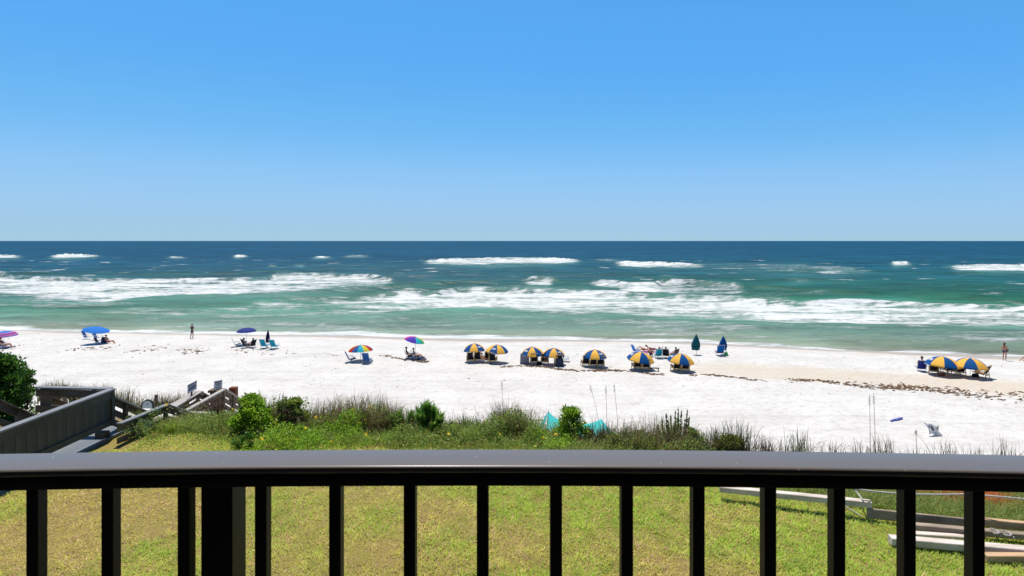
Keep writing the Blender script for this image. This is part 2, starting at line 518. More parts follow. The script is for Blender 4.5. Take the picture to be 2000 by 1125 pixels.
SWELLS = [  # unbroken crests: (height, [(px, y of crest)])
    (0.55, [(-60, 536), (150, 535), (300, 538), (450, 535), (620, 527), (760, 521)]),
    (0.6, [(180, 593), (340, 585), (450, 579), (580, 573), (700, 564), (860, 556), (1010, 549)]),
    (0.6, [(1000, 547), (1140, 553), (1300, 558), (1450, 562), (1560, 568), (1750, 576), (2060, 590)]),
    (0.4, [(-60, 512), (300, 513), (600, 517), (900, 520), (1200, 524), (1500, 528), (1800, 533), (2060, 538)]),
    (0.35, [(860, 530), (1000, 533), (1150, 536), (1400, 542), (1700, 552), (2060, 565)]),
    (0.30, [(-60, 605), (100, 600), (300, 603), (500, 590)]),
    (0.25, [(750, 618), (1000, 625), (1200, 630), (1500, 642), (1800, 652), (2060, 664)]),
    (0.20, [(-60, 622), (200, 618), (350, 610), (500, 603)]),
    (0.5, [(1150, 506), (1300, 509), (1500, 512), (1850, 517)]),
]
def build_sea():
    yo = np.concatenate([np.arange(205, 12, -0.36), np.arange(12, 2, -0.25), np.array([1.8, 1.5, 1.2, 0.9, 0.6, 0.4, 0.25])])
    dist = F * 11.5 / yo - F * 11.5 / 205.0
    u = np.linspace(-1.75, 1.75, 760)
    U, D = np.meshgrid(u, dist)
    Y0 = 62.0 + D
    X = U * Y0
    near = sstep(400, 0, D)
    Y = 62.0 + D + (shore(np.clip(X, -150, 150)) - 62.0) * near - 4.0 * sstep(12, 0, D)
    X, Y, D = X.ravel(), Y.ravel(), None
    s = Y - shore(np.clip(X, -150, 150))
    PX, PY = 1000 + F * X / Y, 470.3 + F * H / Y
    d = np.hypot(X, Y)
    Z = np.zeros_like(X)
    fade = sstep(700, 150, d) * sstep(0.5, 14, s)
    w1 = fbm(X * 0.018, Y * 0.03, 11, 3) * 9
    for a, wl, ang, ph in ((0.16, 23, 8, 0.2), (0.10, 14, -9, 1.7), (0.07, 9.0, 14, 4.0), (0.045, 5.5, -20, 2.2), (0.03, 3.4, 25, 0.9)):
        k = 2 * math.pi / wl
        ph_ = k * (X * math.sin(R(ang)) + Y * math.cos(R(ang))) + ph + w1 * (1 if wl > 8 else 2)
        amp = a * (0.35 + 1.3 * fbm(X * 0.03, Y * 0.05, int(wl), 2)) * (fade if wl > 8 else fade * sstep(300, 60, d))
        Z += amp * (np.sin(ph_) + 0.25 * np.sin(2 * ph_ + 1.1))
    foam = np.zeros_like(X)
    milk = np.zeros_like(X)
    jit = (fbm(X * 0.10, Y * 0.10, 21, 3) - 0.5)
    jit2 = (fbm(X * 0.45, Y * 0.45, 22, 3) - 0.5)
    scale = Y * Y / (F * H)                      # metres of depth per pixel of height
    ragA = fbm(X / Y * 34.0, np.log(Y) * 90.0, 23, 4) - 0.5       # ragged at every distance
    ragB = fbm(X / Y * 120.0, np.log(Y) * 60.0, 24, 3) - 0.5
    PYj = PY + (jit * 9.0 + jit2 * 3.0) * np.clip(60.0 / Y, 0.12, 1.0) + (ragA * 7.0 + ragB * 3.5) * np.clip((PY - 488.0) / 50.0, 0.30, 1.0)
    for amp, pts in BANDS:
        p = np.array(pts, float)
        ins = (PX > p[0, 0]) & (PX < p[-1, 0]) & (PY > p[:, 1].min() - 12) & (PY < p[:, 2].max() + 20)
        if not ins.any(): continue
        x = PX[ins]
        top, bot, den = (np.interp(x, p[:, 0], p[:, k]) for k in (1, 2, 3))
        v = (PYj[ins] - top) / np.maximum(bot - top, 1.2)
        wend = max(8.0, min(40.0, 0.38 * (p[-1, 0] - p[0, 0])))
        endf = sstep(-2, wend, x - p[0, 0]) * sstep(-2, wend, p[-1, 0] - x)
        streak = 0.40 + 0.95 * fbm(X[ins] * 0.045, Y[ins] * 0.32, 55, 4)
        mk = den * endf * np.clip(streak + 0.5 * ragB[ins], 0, 1.1) * sstep(-0.10, 0.12, v) * sstep(1.12, 0.80, v) * (1.0 - 0.16 * np.clip(v, 0, 1))
        foam[ins] = np.maximum(foam[ins], mk)
        milk[ins] = np.maximum(milk[ins], den * endf * sstep(-0.3, 0.2, v) * sstep(2.4, 0.6, v))
        if amp:
            off = (PY[ins] - top - 1.0) * scale[ins]
            wd = np.where(off > 0, 1.3 + amp, 3.2)          # steep towards the beach, long behind
            Z[ins] += 1.3 * amp * endf * np.exp(-(off / wd) ** 2) * np.clip(den * 1.5, 0, 1)
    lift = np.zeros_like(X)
    for amp, pts in SWELLS:
        p = np.array(pts, float)
        ins = (PX > p[0, 0]) & (PX < p[-1, 0])
        yc = np.interp(PX, p[:, 0], p[:, 1]) + 1.5 * (fbm(PX * 0.02, PX * 0, 31, 2) - 0.5)
        off = (PY - yc) * scale
        endf = sstep(p[0, 0], p[0, 0] + 90, PX) * sstep(p[-1, 0], p[-1, 0] - 90, PX) * (0.55 + 0.9 * fbm(PX * 0.012, PX * 0 + amp * 9, 33, 2))
        b = amp * endf * np.exp(-(off / np.where(off > 0, 1.9, 4.5)) ** 2)
        Z += np.where(ins, b, 0)
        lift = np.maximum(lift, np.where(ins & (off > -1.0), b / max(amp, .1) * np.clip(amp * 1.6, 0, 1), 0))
    # swash along the waterline
    sw = np.interp(PX, [-80, 0, 130, 200, 330, 420, 600, 800, 1000, 1240, 1460, 1600, 1740, 2000, 2100], [4.2, 4.0, 3.6, 2.4, 2.6, 4.5, 4.0, 4.2, 3.6, 3.2, 3.0, 2.4, 2.2, 2.4, 2.4])
    sj = s + (fbm(X * 0.16, X * 0 + 2, 41, 3) - 0.5) * 3.0 + jit2 * 1.3
    fsw = sstep(-1.2, 0.1, sj) * sstep(sw * 1.35, sw * 0.35, sj)
    foam = np.maximum(foam, fsw * np.where(PX > 1300, 0.8, 0.95))
    # loose foam lace drifting between the breakers
    lace = 0.46 * sstep(0.46, 0.70, fbm(X * 0.05, Y * 0.12, 51, 4)) * sstep(150, 40, s) * sstep(1, 6, s)
    foam = np.maximum(foam, lace)
    caps = 0.62 * sstep(0.70, 0.80, fbm(X * 0.10, Y * 0.22, 53, 3)) * sstep(60, 120, s) * sstep(420, 250, s)
    foam = np.maximum(foam, caps)
    Z *= np.where(s < 8, np.clip(s / 8, 0, 1), 1)
    Z += 0.02 * sstep(-3, 0, s) - 0.05
    Z += 0.16 * np.clip(foam, 0, 1) * jit2 * sstep(2, 10, s)
    D = np.maximum(s, 0) * np.interp(PX, [0, 500, 1000, 1500, 2000], [1.6, 1.35, 1.0, 0.86, 0.78])
    D = D * (1 + 0.5 * (fbm(X * 0.02, Y * 0.05, 61, 3) - 0.5))
    stops = [0, 4, 10, 20, 32, 50, 75, 116, 189, 359, 1200, 1e6]
    cols = np.array([srgb(*c)[:3] for c in ((196, 194, 172), (162, 178, 150), (140, 168, 148), (116, 164, 140), (84, 152, 122), (56, 134, 108), (46, 120, 112), (42, 111, 120), (38, 104, 126), (32, 98, 130), (28, 95, 130), (28, 96, 132))])
    base = np.stack([np.interp(D, stops, cols[:, k]) for k in range(3)], 1) * 0.50
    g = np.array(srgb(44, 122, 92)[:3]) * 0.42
    base += (g - base) * (0.75 * np.clip(lift, 0, 1) * sstep(340, 200, d))[:, None]  # front faces of swells painted darker green, where less sky is mirrored
    ml = np.array(srgb(120, 178, 168)[:3]) * 0.46
    base += (ml - base) * (0.55 * np.clip(milk, 0, 1))[:, None]
    pat = fbm(X * 0.035, Y * 0.11, 71, 4) + 0.5 * (fbm(X * 0.004, Y * 0.012, 73, 3) - 0.5)
    base *= (0.74 + 0.52 * pat)[:, None]
    nr = len(yo)
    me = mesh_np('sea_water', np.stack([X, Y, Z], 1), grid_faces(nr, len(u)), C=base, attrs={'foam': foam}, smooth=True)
    m, t, p = new_mat('sea_water_and_foam')
    p.inputs['Roughness'].default_value = 0.22
    p.inputs['IOR'].default_value = 1.33
    p.inputs['Specular IOR Level'].default_value = 0.09
    col = node(t, 'ShaderNodeAttribute'); col.attribute_name = 'Col'
    fa = node(t, 'ShaderNodeAttribute'); fa.attribute_name = 'foam'
    tc = node(t, 'ShaderNodeTexCoord')
    def nz(sc, st, det=6, ro=0.6):
        mp = node(t, 'ShaderNodeMapping'); mp.inputs['Scale'].default_value = st
        n = node(t, 'ShaderNodeTexNoise', Scale=sc, Detail=det, Roughness=ro, Distortion=0.35)
        t.links.new(tc.outputs['Object'], mp.inputs[0]); t.links.new(mp.outputs[0], n.inputs['Vector'])
        return n.outputs['Fac']
    def mth(op, a, b, c=None):
        n = node(t, 'ShaderNodeMath', operation=op)
        for i, v in enumerate((a, b, c)):
            if v is None: continue
            if isinstance(v, (int, float)): n.inputs[i].default_value = v
            else: t.links.new(v, n.inputs[i])
        return n.outputs[0]
    f1 = nz(1.0, (0.11, 0.48, 1), 9, 0.70)
    f2 = nz(1.6, (0.4, 1.2, 1), 6, 0.65)
    f3 = nz(0.12, (0.5, 1.4, 1), 4)
    nn = mth('ADD', mth('MULTIPLY', f1, 0.62), mth('MULTIPLY', f2, 0.38))
    val = mth('ADD', fa.outputs['Fac'], mth('MULTIPLY', mth('SUBTRACT', nn, 0.5), 2.3))
    fr = node(t, 'ShaderNodeMapRange', interpolation_type='SMOOTHSTEP')
    fr.inputs['From Min'].default_value, fr.inputs['From Max'].default_value = 0.30, 0.92
    t.links.new(val, fr.inputs[0])
    gate = node(t, 'ShaderNodeMapRange')
    gate.inputs['From Min'].default_value, gate.inputs['From Max'].default_value = 0.04, 0.2
    t.links.new(fa.outputs['Fac'], gate.inputs[0])
    fac = mth('MULTIPLY', fr.outputs[0], gate.outputs[0])
    # fine darker and lighter streaks of chop in the water's own colour
    chop = nz(1.0, (0.035, 0.13, 1), 12, 0.74)
    cm = node(t, 'ShaderNodeMapRange')
    for k, v in (('From Min', 0.32), ('From Max', 0.68), ('To Min', 0.52), ('To Max', 1.50)): cm.inputs[k].default_value = v
    t.links.new(chop, cm.inputs[0])
    wc = node(t, 'ShaderNodeVectorMath', operation='SCALE')
    t.links.new(col.outputs['Color'], wc.inputs[0]); t.links.new(cm.outputs[0], wc.inputs['Scale'])
    mx = node(t, 'ShaderNodeMix', data_type='RGBA')
    t.links.new(fac, mx.inputs[0]); t.links.new(wc.outputs[0], mx.inputs[6])
    fcol = node(t, 'ShaderNodeValToRGB')  # streak shadows in the foam, painted from green grey to white
    fcol.color_ramp.elements[0].position, fcol.color_ramp.elements[0].color = 0.38, (0.40, 0.47, 0.44, 1)
    fcol.color_ramp.elements[1].position, fcol.color_ramp.elements[1].color = 0.55, (0.66, 0.67, 0.665, 1)
    t.links.new(nn, fcol.inputs[0])
    t.links.new(fcol.outputs[0], mx.inputs[7])
    t.links.new(mx.outputs[2], p.inputs['Base Color'])
    rr = node(t, 'ShaderNodeMapRange')
    rr.inputs['To Min'].default_value, rr.inputs['To Max'].default_value = 0.22, 0.85
    t.links.new(fac, rr.inputs[0]); t.links.new(rr.outputs[0], p.inputs['Roughness'])
    hb = mth('ADD', mth('MULTIPLY', nz(0.55, (0.35, 1.6, 1), 7, 0.7), 1.0), mth('MULTIPLY', f3, 2.2))
    hb = mth('ADD', hb, mth('MULTIPLY', fac, 0.35))
    hb = mth('ADD', hb, mth('MULTIPLY', mth('MULTIPLY', fac, f2), 0.5))
    bp = node(t, 'ShaderNodeBump', Strength=0.8, Distance=0.55)
    t.links.new(hb, bp.inputs['Height']); t.links.new(bp.outputs[0], p.inputs['Normal'])
    # water body as a diffuse colour, with the sky mirrored in facets of the chop: their slopes keep the reflection low even far out
    dif = node(t, 'ShaderNodeBsdfDiffuse')
    t.links.new(mx.outputs[2], dif.inputs['Color']); t.links.new(bp.outputs[0], dif.inputs['Normal'])
    glo = node(t, 'ShaderNodeBsdfGlossy')
    glo.inputs['Roughness'].default_value = 0.25
    t.links.new(bp.outputs[0], glo.inputs['Normal'])
    frn = node(t, 'ShaderNodeFresnel'); frn.inputs['IOR'].default_value = 1.33
    t.links.new(bp.outputs[0], frn.inputs['Normal'])
    ff = mth('MULTIPLY', mth('MINIMUM', frn.outputs[0], 0.06), mth('SUBTRACT', 1.0, fac))
    ms = node(t, 'ShaderNodeMixShader')
    t.links.new(ff, ms.inputs[0]); t.links.new(dif.outputs[0], ms.inputs[1]); t.links.new(glo.outputs[0], ms.inputs[2])
    t.links.new(ms.outputs[0], t.nodes['Material Output'].inputs['Surface'])
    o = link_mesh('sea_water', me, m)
    tag(o, 'green and blue sea with white breakers rolling in', kind='structure')
build_sea()

# ------------------------------------------------------------------ lawn
def build_lawn():
    xs = np.arange(-16, 24.01, 0.3)
    m = mat('lawn_thatch', srgb(150, 128, 82, .8), srgb(138, 130, 62, .8), scale=2.2, rough=0.9, spec=0.1, bump=0.8, bscale=30, lo=.3, hi=.7)
    nr = 70
    T = np.linspace(0, 1, nr)
    X = np.repeat(xs[None, :], nr, 0)
    e = edge(X) + 0.75
    Y = -8 + (e + 8) * T[:, None]
    Z = ter(X.ravel(), Y.ravel()) + 0.02 * (fbm(X.ravel() * 1.5, Y.ravel() * 1.5, 8) - 0.5)
    me = mesh_np('lawn', np.stack([X.ravel(), Y.ravel(), Z], 1), grid_faces(nr, len(xs)), smooth=True)
    tag(link_mesh('lawn', me, m), 'mown lawn on top of the bluff, patchy green and brown', kind='structure')
    # the grass itself
    n = 330000
    y = 7.3 + 8.0 * rng.random(n) ** 1.15
    x = (rng.random(n) * 2 - 1) * (y * 0.93 + 0.9)
    ok = (y < edge(x) + 0.6) & (x > -16)
    on_walk = ((x < -9.6) & (x > -11.8) & (y < 14.5)) | ((x < -8.9) & (y > 13.0))
    ok &= ~on_walk
    x, y = x[ok], y[ok]
    n = len(x)
    z = ter(x, y)
    g = fbm(x * 0.9, y * 0.9, 81, 4)
    g2 = fbm(x * 0.28 + 3, y * 0.28, 83, 3)
    green = sstep(0.32, 0.72, g * 0.55 + g2 * 0.45 + np.interp(x, [-9, -3, 2, 6], [-0.03, -0.06, 0.03, 0.20]) + 0.10 * sstep(1.6, 0.4, np.abs(edge(x) - 0.2 - y)) + 0.12 * sstep(8.6, 7.8, y))
    dead = (rng.random(n) < 0.50 - 0.40 * green)
    ramp = rng.random(n)[:, None]
    cg = np.array(srgb(158, 166, 74)[:3]) * (1 - ramp) + np.array(srgb(120, 148, 60)[:3]) * ramp
    cy = np.array(srgb(182, 172, 98)[:3]) * (1 - ramp) + np.array(srgb(160, 156, 84)[:3]) * ramp
    cd = np.array(srgb(188, 166, 128)[:3]) * (1 - ramp) + np.array(srgb(128, 108, 84)[:3]) * ramp
    c = cy * (1 - green[:, None]) + cg * green[:, None]
    c = np.where(dead[:, None], cd, c) * 1.9 * (0.72 + 0.56 * fbm(x * 6.5, y * 6.5, 85, 3))[:, None]
    h = (0.016 + 0.034 * rng.random(n)) * (0.75 + 0.6 * green) * (0.4 + 1.2 * fbm(x * 6, y * 6, 87, 2))
    w = 0.0065 + 0.006 * rng.random(n)
    az = rng.random(n) * 2 * np.pi
    lean = 0.4 + 0.95 * rng.random(n)
    dx, dy = np.cos(az), np.sin(az)
    P0 = np.stack([x - dy * w, y + dx * w, z - 0.004], 1)
    P1 = np.stack([x + dy * w, y - dx * w, z - 0.004], 1)
    P2 = np.stack([x + dx * h * lean, y + dy * h * lean, z + h], 1)
    V = np.stack([P0, P1, P2], 1).reshape(-1, 3)
    me = mesh_np('lawn_grass', V, np.arange(3 * n).reshape(-1, 3), C=np.repeat(c, 3, 0))
    tag(link_mesh('lawn_grass', me, leaf_mat('grass_blade', 0.6, 0.2, 0.45)), 'short sunlit lawn grass, yellow green with dry brown patches', kind='stuff')
build_lawn()

# ------------------------------------------------------------------ balcony railing
def build_railing():
    black = mat('black_rail_paint', (0.007, 0.0065, 0.006, 1), (0.010, 0.0095, 0.009, 1), scale=7, rough=0.5, spec=0.2, bump=0.10, bscale=55, stretch=(0.25, 1, 1))
    capm, t, p = new_mat('glossy_cap_paint')
    p.inputs['Specular IOR Level'].default_value = 0.36
    tc = node(t, 'ShaderNodeTexCoord')
    n1 = node(t, 'ShaderNodeTexNoise', Scale=4.0, Detail=6, Roughness=0.65)
    n2 = node(t, 'ShaderNodeTexNoise', Scale=55.0, Detail=2)
    mp = node(t, 'ShaderNodeMapping'); mp.inputs['Scale'].default_value = (0.3, 3, 3)
    t.links.new(tc.outputs['Object'], mp.inputs[0]); t.links.new(mp.outputs[0], n1.inputs['Vector'])
    t.links.new(tc.outputs['Object'], n2.inputs['Vector'])
    sp = node(t, 'ShaderNodeTexVoronoi', Scale=26.0); sp.inputs['Randomness'].default_value = 1.0
    t.links.new(tc.outputs['Object'], sp.inputs['Vector'])
    sr = node(t, 'ShaderNodeMapRange')
    for k, v in (('From Min', 0.075), ('From Max', 0.035), ('To Min', 0.0), ('To Max', 1.0)): sr.inputs[k].default_value = v
    t.links.new(sp.outputs['Distance'], sr.inputs[0])
    gate = node(t, 'ShaderNodeMapRange')
    gate.inputs['From Min'].default_value, gate.inputs['From Max'].default_value = 0.52, 0.56
    t.links.new(sp.outputs['Color'], gate.inputs[0])
    ml = node(t, 'ShaderNodeMath', operation='MULTIPLY')
    t.links.new(sr.outputs[0], ml.inputs[0]); t.links.new(gate.outputs[0], ml.inputs[1])
    cx = node(t, 'ShaderNodeMix', data_type='RGBA')
    cx.inputs[6].default_value = (0.130, 0.115, 0.105, 1); cx.inputs[7].default_value = (0.40, 0.38, 0.35, 1)
    t.links.new(ml.outputs[0], cx.inputs[0]); t.links.new(cx.outputs[2], p.inputs['Base Color'])
    rg = node(t, 'ShaderNodeMapRange')
    for k, v in (('From Min', 0.3), ('From Max', 0.7), ('To Min', 0.26), ('To Max', 0.38)): rg.inputs[k].default_value = v
    t.links.new(n1.outputs['Fac'], rg.inputs[0]); t.links.new(rg.outputs[0], p.inputs['Roughness'])
    bp = node(t, 'ShaderNodeBump', Strength=0.12, Distance=0.004)
    t.links.new(n1.outputs['Fac'], bp.inputs['Height']); t.links.new(bp.outputs[0], p.inputs['Normal'])
    root = thing('balcony_railing', 'black painted balcony railing across the front of the view', 'railing', (0, 1.66, 9.85))
    org = Vector((0, 1.66, 9.85))
    top = H - 0.644
    def bow(x):    # the long timber bows slightly: centre a touch farther out than the ends
        return 0.040 * (1 - (x / 1.5) ** 2) - 0.006 * x / 1.5
    xs_ = np.linspace(-2.6, 2.6, 53)
    def sweep(profile, name, material):
        rows = []
        for y, z in profile + profile[:1]:
            rows.append([(x, y + bow(x) - org.y, z - org.z) for x in xs_])
        mb = MB(); mb.sheet(rows)
        mb.add([r[0] for r in rows[:-1]], [tuple(range(len(profile)))])
        mb.add([r[-1] for r in rows[:-1]], [tuple(reversed(range(len(profile))))])
        mb.build(name, material, root)
    def rnd(y0, y1, z0, z1, r, k=5):
        pts = []
        for cy, cz, a0 in ((y1 - r, z1 - r, 0), (y0 + r, z1 - r, 90), (y0 + r, z0 + r, 180), (y1 - r, z0 + r, 270)):
            for i in range(k + 1):
                a = R(a0 + 90 * i / k)
                pts.append((cy + r * math.cos(a), cz + r * math.sin(a)))
        return pts
    sweep(rnd(1.585, 1.722, top - 0.022, top, 0.009), 'cap_rail', capm)
    sweep(rnd(1.612, 1.650, top - 0.069, top - 0.0235, 0.003, 2), 'under_rail', black)
    lefts = [-97, 50, 197, 346, 497, 642, 788, 931]                     # left edges of the front faces west of the middle
    rights = [1098, 1237, 1377, 1517, 1652, 1790, 1925, 2063, 2201]      # right edges east of it
    d0 = 1.630
    for px in lefts + rights:
        x = (px - 1000) / F * d0
        x = (px - 1000) / F * (d0 + bow(x))
        b = bow(x)
        xc = x + 0.01725 if px < 1000 else x - 0.01725
        y = d0 + b - org.y + 0.019
        MB().beam((xc, y, 0.06), (xc, y, top - 0.068 - org.z), 0.0345, 0.038, (0, 1, 0), 0.0025).build('baluster', black, root)
    px0 = (391 - 1000) / F * (1.63 + bow(-.89))
    MB().beam((px0 + 0.046, 0.045 + bow(px0) - 0.028, 0.0), (px0 + 0.046, 0.045 + bow(px0) - 0.028, top - 0.068 - org.z), 0.0915, 0.089, (0, 1, 0), 0.003).build('post', black, root)
    MB().beam((-2.6, 0.0, 0.07), (2.6, 0.0, 0.07), 0.038, 0.06).build('bottom_rail', black, root)
build_railing()

# the shaded porch of the house the railing belongs to: floor, wall and roof overhang unseen behind and above the eye, added to keep sky light off the rails
def build_house():
    root = thing('house', 'unseen house behind the black railing, added to keep its near faces dark', 'house', (0, -1.6, 9.85))
    wallm = mat('dark_siding', srgb(92, 90, 84, .6), srgb(80, 78, 74, .6), scale=2, rough=.8, bump=.2)
    MB().box((0, -0.1, 0.6), (9, 0.2, 6.6)).build('wall', wallm, root)
    MB().box((0, 1.5, 3.1), (9, 3.4, 0.16)).build('roof_overhang', wallm, root)
    for sx in (-1, 1):
        MB().box((sx * 4.4, 1.3, 1.5), (0.16, 2.6, 3.0)).build('side_wall', wallm, root)
    me = MB().box((0, 0, 0), (8.8, 0.136, 0.035)).mesh('floor_board')
    for y in np.arange(0.08, 3.4, 0.142):
        link_mesh('floor_board', me, wallm, root, loc=(0, y, 0))
build_house()

# ------------------------------------------------------------------ boardwalk and stairs to the beach
W_GREY = mat('grey_painted_board', srgb(84, 80, 70, .62), srgb(100, 96, 84, .62), scale=3, rough=0.75, spec=0.3, bump=0.3, bscale=18, stretch=(1, 1, .12))
W_CAP = mat('pale_grey_cap_paint', srgb(128, 128, 130, .75), srgb(140, 140, 142, .75), scale=2, rough=0.5, spec=0.5, bump=0.1)
W_OLD = mat('weathered_brown_wood', srgb(112, 92, 72, .55), srgb(142, 124, 104, .6), scale=4, rough=0.85, spec=0.2, bump=0.6, bscale=22, stretch=(.5, .12, 1.6))
W_OLDL = mat('bleached_wood_top', srgb(160, 152, 146, .8), srgb(182, 176, 170, .8), scale=4, rough=0.8, spec=0.2, bump=0.4, bscale=22, stretch=(.5, .15, 1))
W_RED = mat('reddish_new_wood', srgb(168, 98, 62, .6), srgb(140, 82, 52, .6), scale=4, rough=0.8, spec=0.2, bump=0.4, stretch=(1, 1, .2))
W_DECK = mat('blue_grey_deck_board', srgb(120, 128, 138, .6), srgb(138, 144, 150, .6), scale=3, rough=0.7, spec=0.3, bump=0.3, stretch=(1, .2, 1))
def build_walkway():
    root = thing('boardwalk', 'grey boardwalk with solid plank guard beside the lawn', 'boardwalk', (-10.6, 11.0, LAWN))
    o = Vector(root.location)
    zt = H - 3.60
    X = -9.75
    y0, y1 = 6.2, 13.86
    P = lambda x, y, z: (x - o.x, y - o.y, z - o.z)
    MB().beam(P(X - 0.01, y0, zt - 0.02), P(X - 0.01, y1 + 0.03, zt - 0.02), 0.17, 0.04, ch=.004).build('cap_rail', W_CAP, root)
    MB().beam(P(X + 0.046, y0, zt - 0.13), P(X + 0.046, y1, zt - 0.13), 0.035, 0.175).build('fascia_board', W_GREY, root)
    MB().beam(P(X + 0.046, y0, zt - 0.80), P(X + 0.046, y1, zt - 0.80), 0.035, 0.13).build('lower_board', W_GREY, root)
    bw, y = 0.255, y0 + 0.1
    me = MB().box((0, 0, 0), (0.024, bw - 0.012, 0.58)).mesh('guard_board')
    while y < y1 - 0.12:
        link_mesh('guard_board', me, W_GREY, root, loc=P(X + 0.012, y + bw / 2, zt - 0.475))
        y += bw
    MB().beam(P(X + 0.03, y1 - 0.045, zt - 0.88), P(X + 0.03, y1 - 0.045, zt - 0.04), 0.09, 0.09).build('end_post', W_GREY, root)
    MB().box(P(X - 0.1, y1 - 0.18, LAWN - 0.05), (0.22, 0.2, 0.52)).build('post', W_OLD, root)
    fz = H - 4.74
    k = 0
    me = MB().box((0, 0, 0), (2.05, 0.136, 0.035)).mesh('deck_board')
    for y in np.arange(8.0, 14.55, 0.142):
        link_mesh('deck_board', me, W_DECK, root, loc=P(-10.72, y, fz))
    MB().beam(P(-9.68, 7, fz - 0.10), P(-9.68, 14.6, fz - 0.10), 0.04, 0.24).build('edge_joist', W_DECK, root)
    # cross rail closing the end of the walk
    e = 13.98
    xl, xr = -11.66, -9.85
    MB().beam(P(xl, e, zt + 0.005), P(xr, e, zt - 0.035), 0.16, 0.035, ch=.004).build('cap_rail', W_CAP, root)
    MB().beam(P(xl + 0.03, e - 0.07, zt - 0.115), P(xr, e - 0.07, zt - 0.15), 0.04, 0.17).build('rail_board', W_OLD, root)
    MB().beam(P(xl + 0.02, e - 0.07, zt - 0.50), P(xr, e - 0.07, zt - 0.54), 0.04, 0.16).build('rail_board', W_OLD, root)
    MB().beam(P(xl + 0.21, e + 0.01, fz), P(xl + 0.21, e + 0.01, zt - 0.02), 0.24, 0.09, (0, 1, 0)).build('post', W_OLD, root)
    return
def build_stairs():
    root = thing('beach_stairs', 'weathered timber stairs and railings zigzagging down to the sand', 'stairs', (-10.6, 16.5, 5.2))
    o = Vector(root.location)
    P = lambda v: tuple(Vector(v) - o)
    # every rail runs seaward at its own distance x; level on a landing, falling at the slope of the flight
    def rail(a, b, boards=(0.12, 0.42), cap=W_OLDL, capw=0.14, posts=(0.1, 0.9), h=0.95, pickets=0):
        a, b = Vector(a), Vector(b)
        up = Vector((0, 0, 1))
        MB().beam(P(a), P(b), capw, 0.036, ch=.004).build('cap_rail', cap, root)
        side = (b - a).cross(up).normalized() * -0.03
        for dz in boards:
            MB().beam(P(a - up * dz + side), P(b - up * dz + side), 0.036, 0.14).build('rail_board', W_OLD, root)
        for f in posts:
            q = a.lerp(b, f)
            MB().beam(P(q - up * h), P(q - up * 0.02), 0.09, 0.09, (0, 1, 0)).build('post', W_OLD, root)
        for k in range(pickets):
            q = a.lerp(b, (k + 1) / (pickets + 1)) + side * 0.1
            MB().beam(P(q - up * 0.9), P(q - up * 0.05), 0.036, 0.05, (0, 1, 0)).build('picket', W_OLD, root)
    rail(at(-70, 752, 12.0), at(66, 813, 13.75), boards=(0.10, 0.45), posts=(0.75,), cap=W_OLD)
    rail(at(86, 771, 14.6), at(150, 797, 15.6), boards=(0.09, 0.45), posts=(), cap=W_OLD)
    rail(at(212, 771, 13.95), at(300, 811, 15.55), boards=(0.11, 0.37, 0.62), posts=(0.35, 0.75))
    rail(at(232, 828, 13.30), at(327, 790, 15.14), boards=(0.13, 0.40), cap=W_CAP, posts=(0.96,))
    rail(at(327, 791, 15.14), at(404, 818, 17.0), boards=(0.12, 0.36), posts=(0.5,))
    rail(at(300, 815, 17.5), at(388, 764, 20.1), boards=(0.14, 0.36, 0.58), cap=W_OLDL, capw=0.34, posts=(0.35, 0.72, 0.98))
    rail(at(388, 764, 20.1), at(412, 777, 21.4), boards=(0.13, 0.34, 0.56), posts=(0.5,))
    rail(at(352, 808, 16.9), at(438, 760, 19.75), boards=(0.13, 0.36, 0.58), posts=(0.02, 0.98), pickets=6)
    rail(at(438, 760, 19.75), at(470, 781, 21.4), boards=(0.12, 0.35, 0.58), posts=(0.5, 0.95))
    # the red brown post with a cap behind, carrying the small sign, and a second one beside it
    MB().beam(P(at(424, 800, 21.0)), P(at(424, 764, 21.0)), 0.36, 0.30, (0, 1, 0)).build('newel_post', W_RED, root)
    MB().beam(P(at(423, 765, 21.0)), P(at(423, 760.5, 21.0)), 0.46, 0.36, (0, 1, 0)).build('newel_cap', W_OLD, root)
    # landings, and treads of the flights between them
    def landing(x0, x1, ya, yb, z):
        me = MB().box((0, 0, 0), (x1 - x0, 0.136, 0.035)).mesh('landing_board')
        for y in np.arange(ya, yb, 0.142):
            link_mesh('landing_board', me, W_OLD, root, loc=P(((x0 + x1) / 2, y, z)))
    landing(-11.2, -9.1, 14.6, 15.3, H - 5.45)
    landing(-11.2, -9.9, 17.6, 19.8, H - 6.2)
    tr = MB().box((0, 0, 0), (1.2, 0.26, 0.04)).mesh('tread')
    for k in range(6):
        link_mesh('tread', tr, W_OLD, root, loc=P((-10.6, 13.98 + 0.12 + k * 0.1, H - 4.85 - k * 0.1)))
    for k in range(9):
        link_mesh('tread', tr, W_OLD, root, loc=P((-10.2, 15.4 + k * 0.26, H - 5.5 - k * 0.08)))
    for k in range(16):
        link_mesh('tread', tr, W_OLD, root, loc=P((-10.55, 19.9 + k * 0.29, H - 6.35 - k * 0.17)))
    MB().box(P(at(456, 772, 21.7)), (0.24, 0.24, 0.62)).build('short_post', W_RED, root)
build_walkway()
build_stairs()

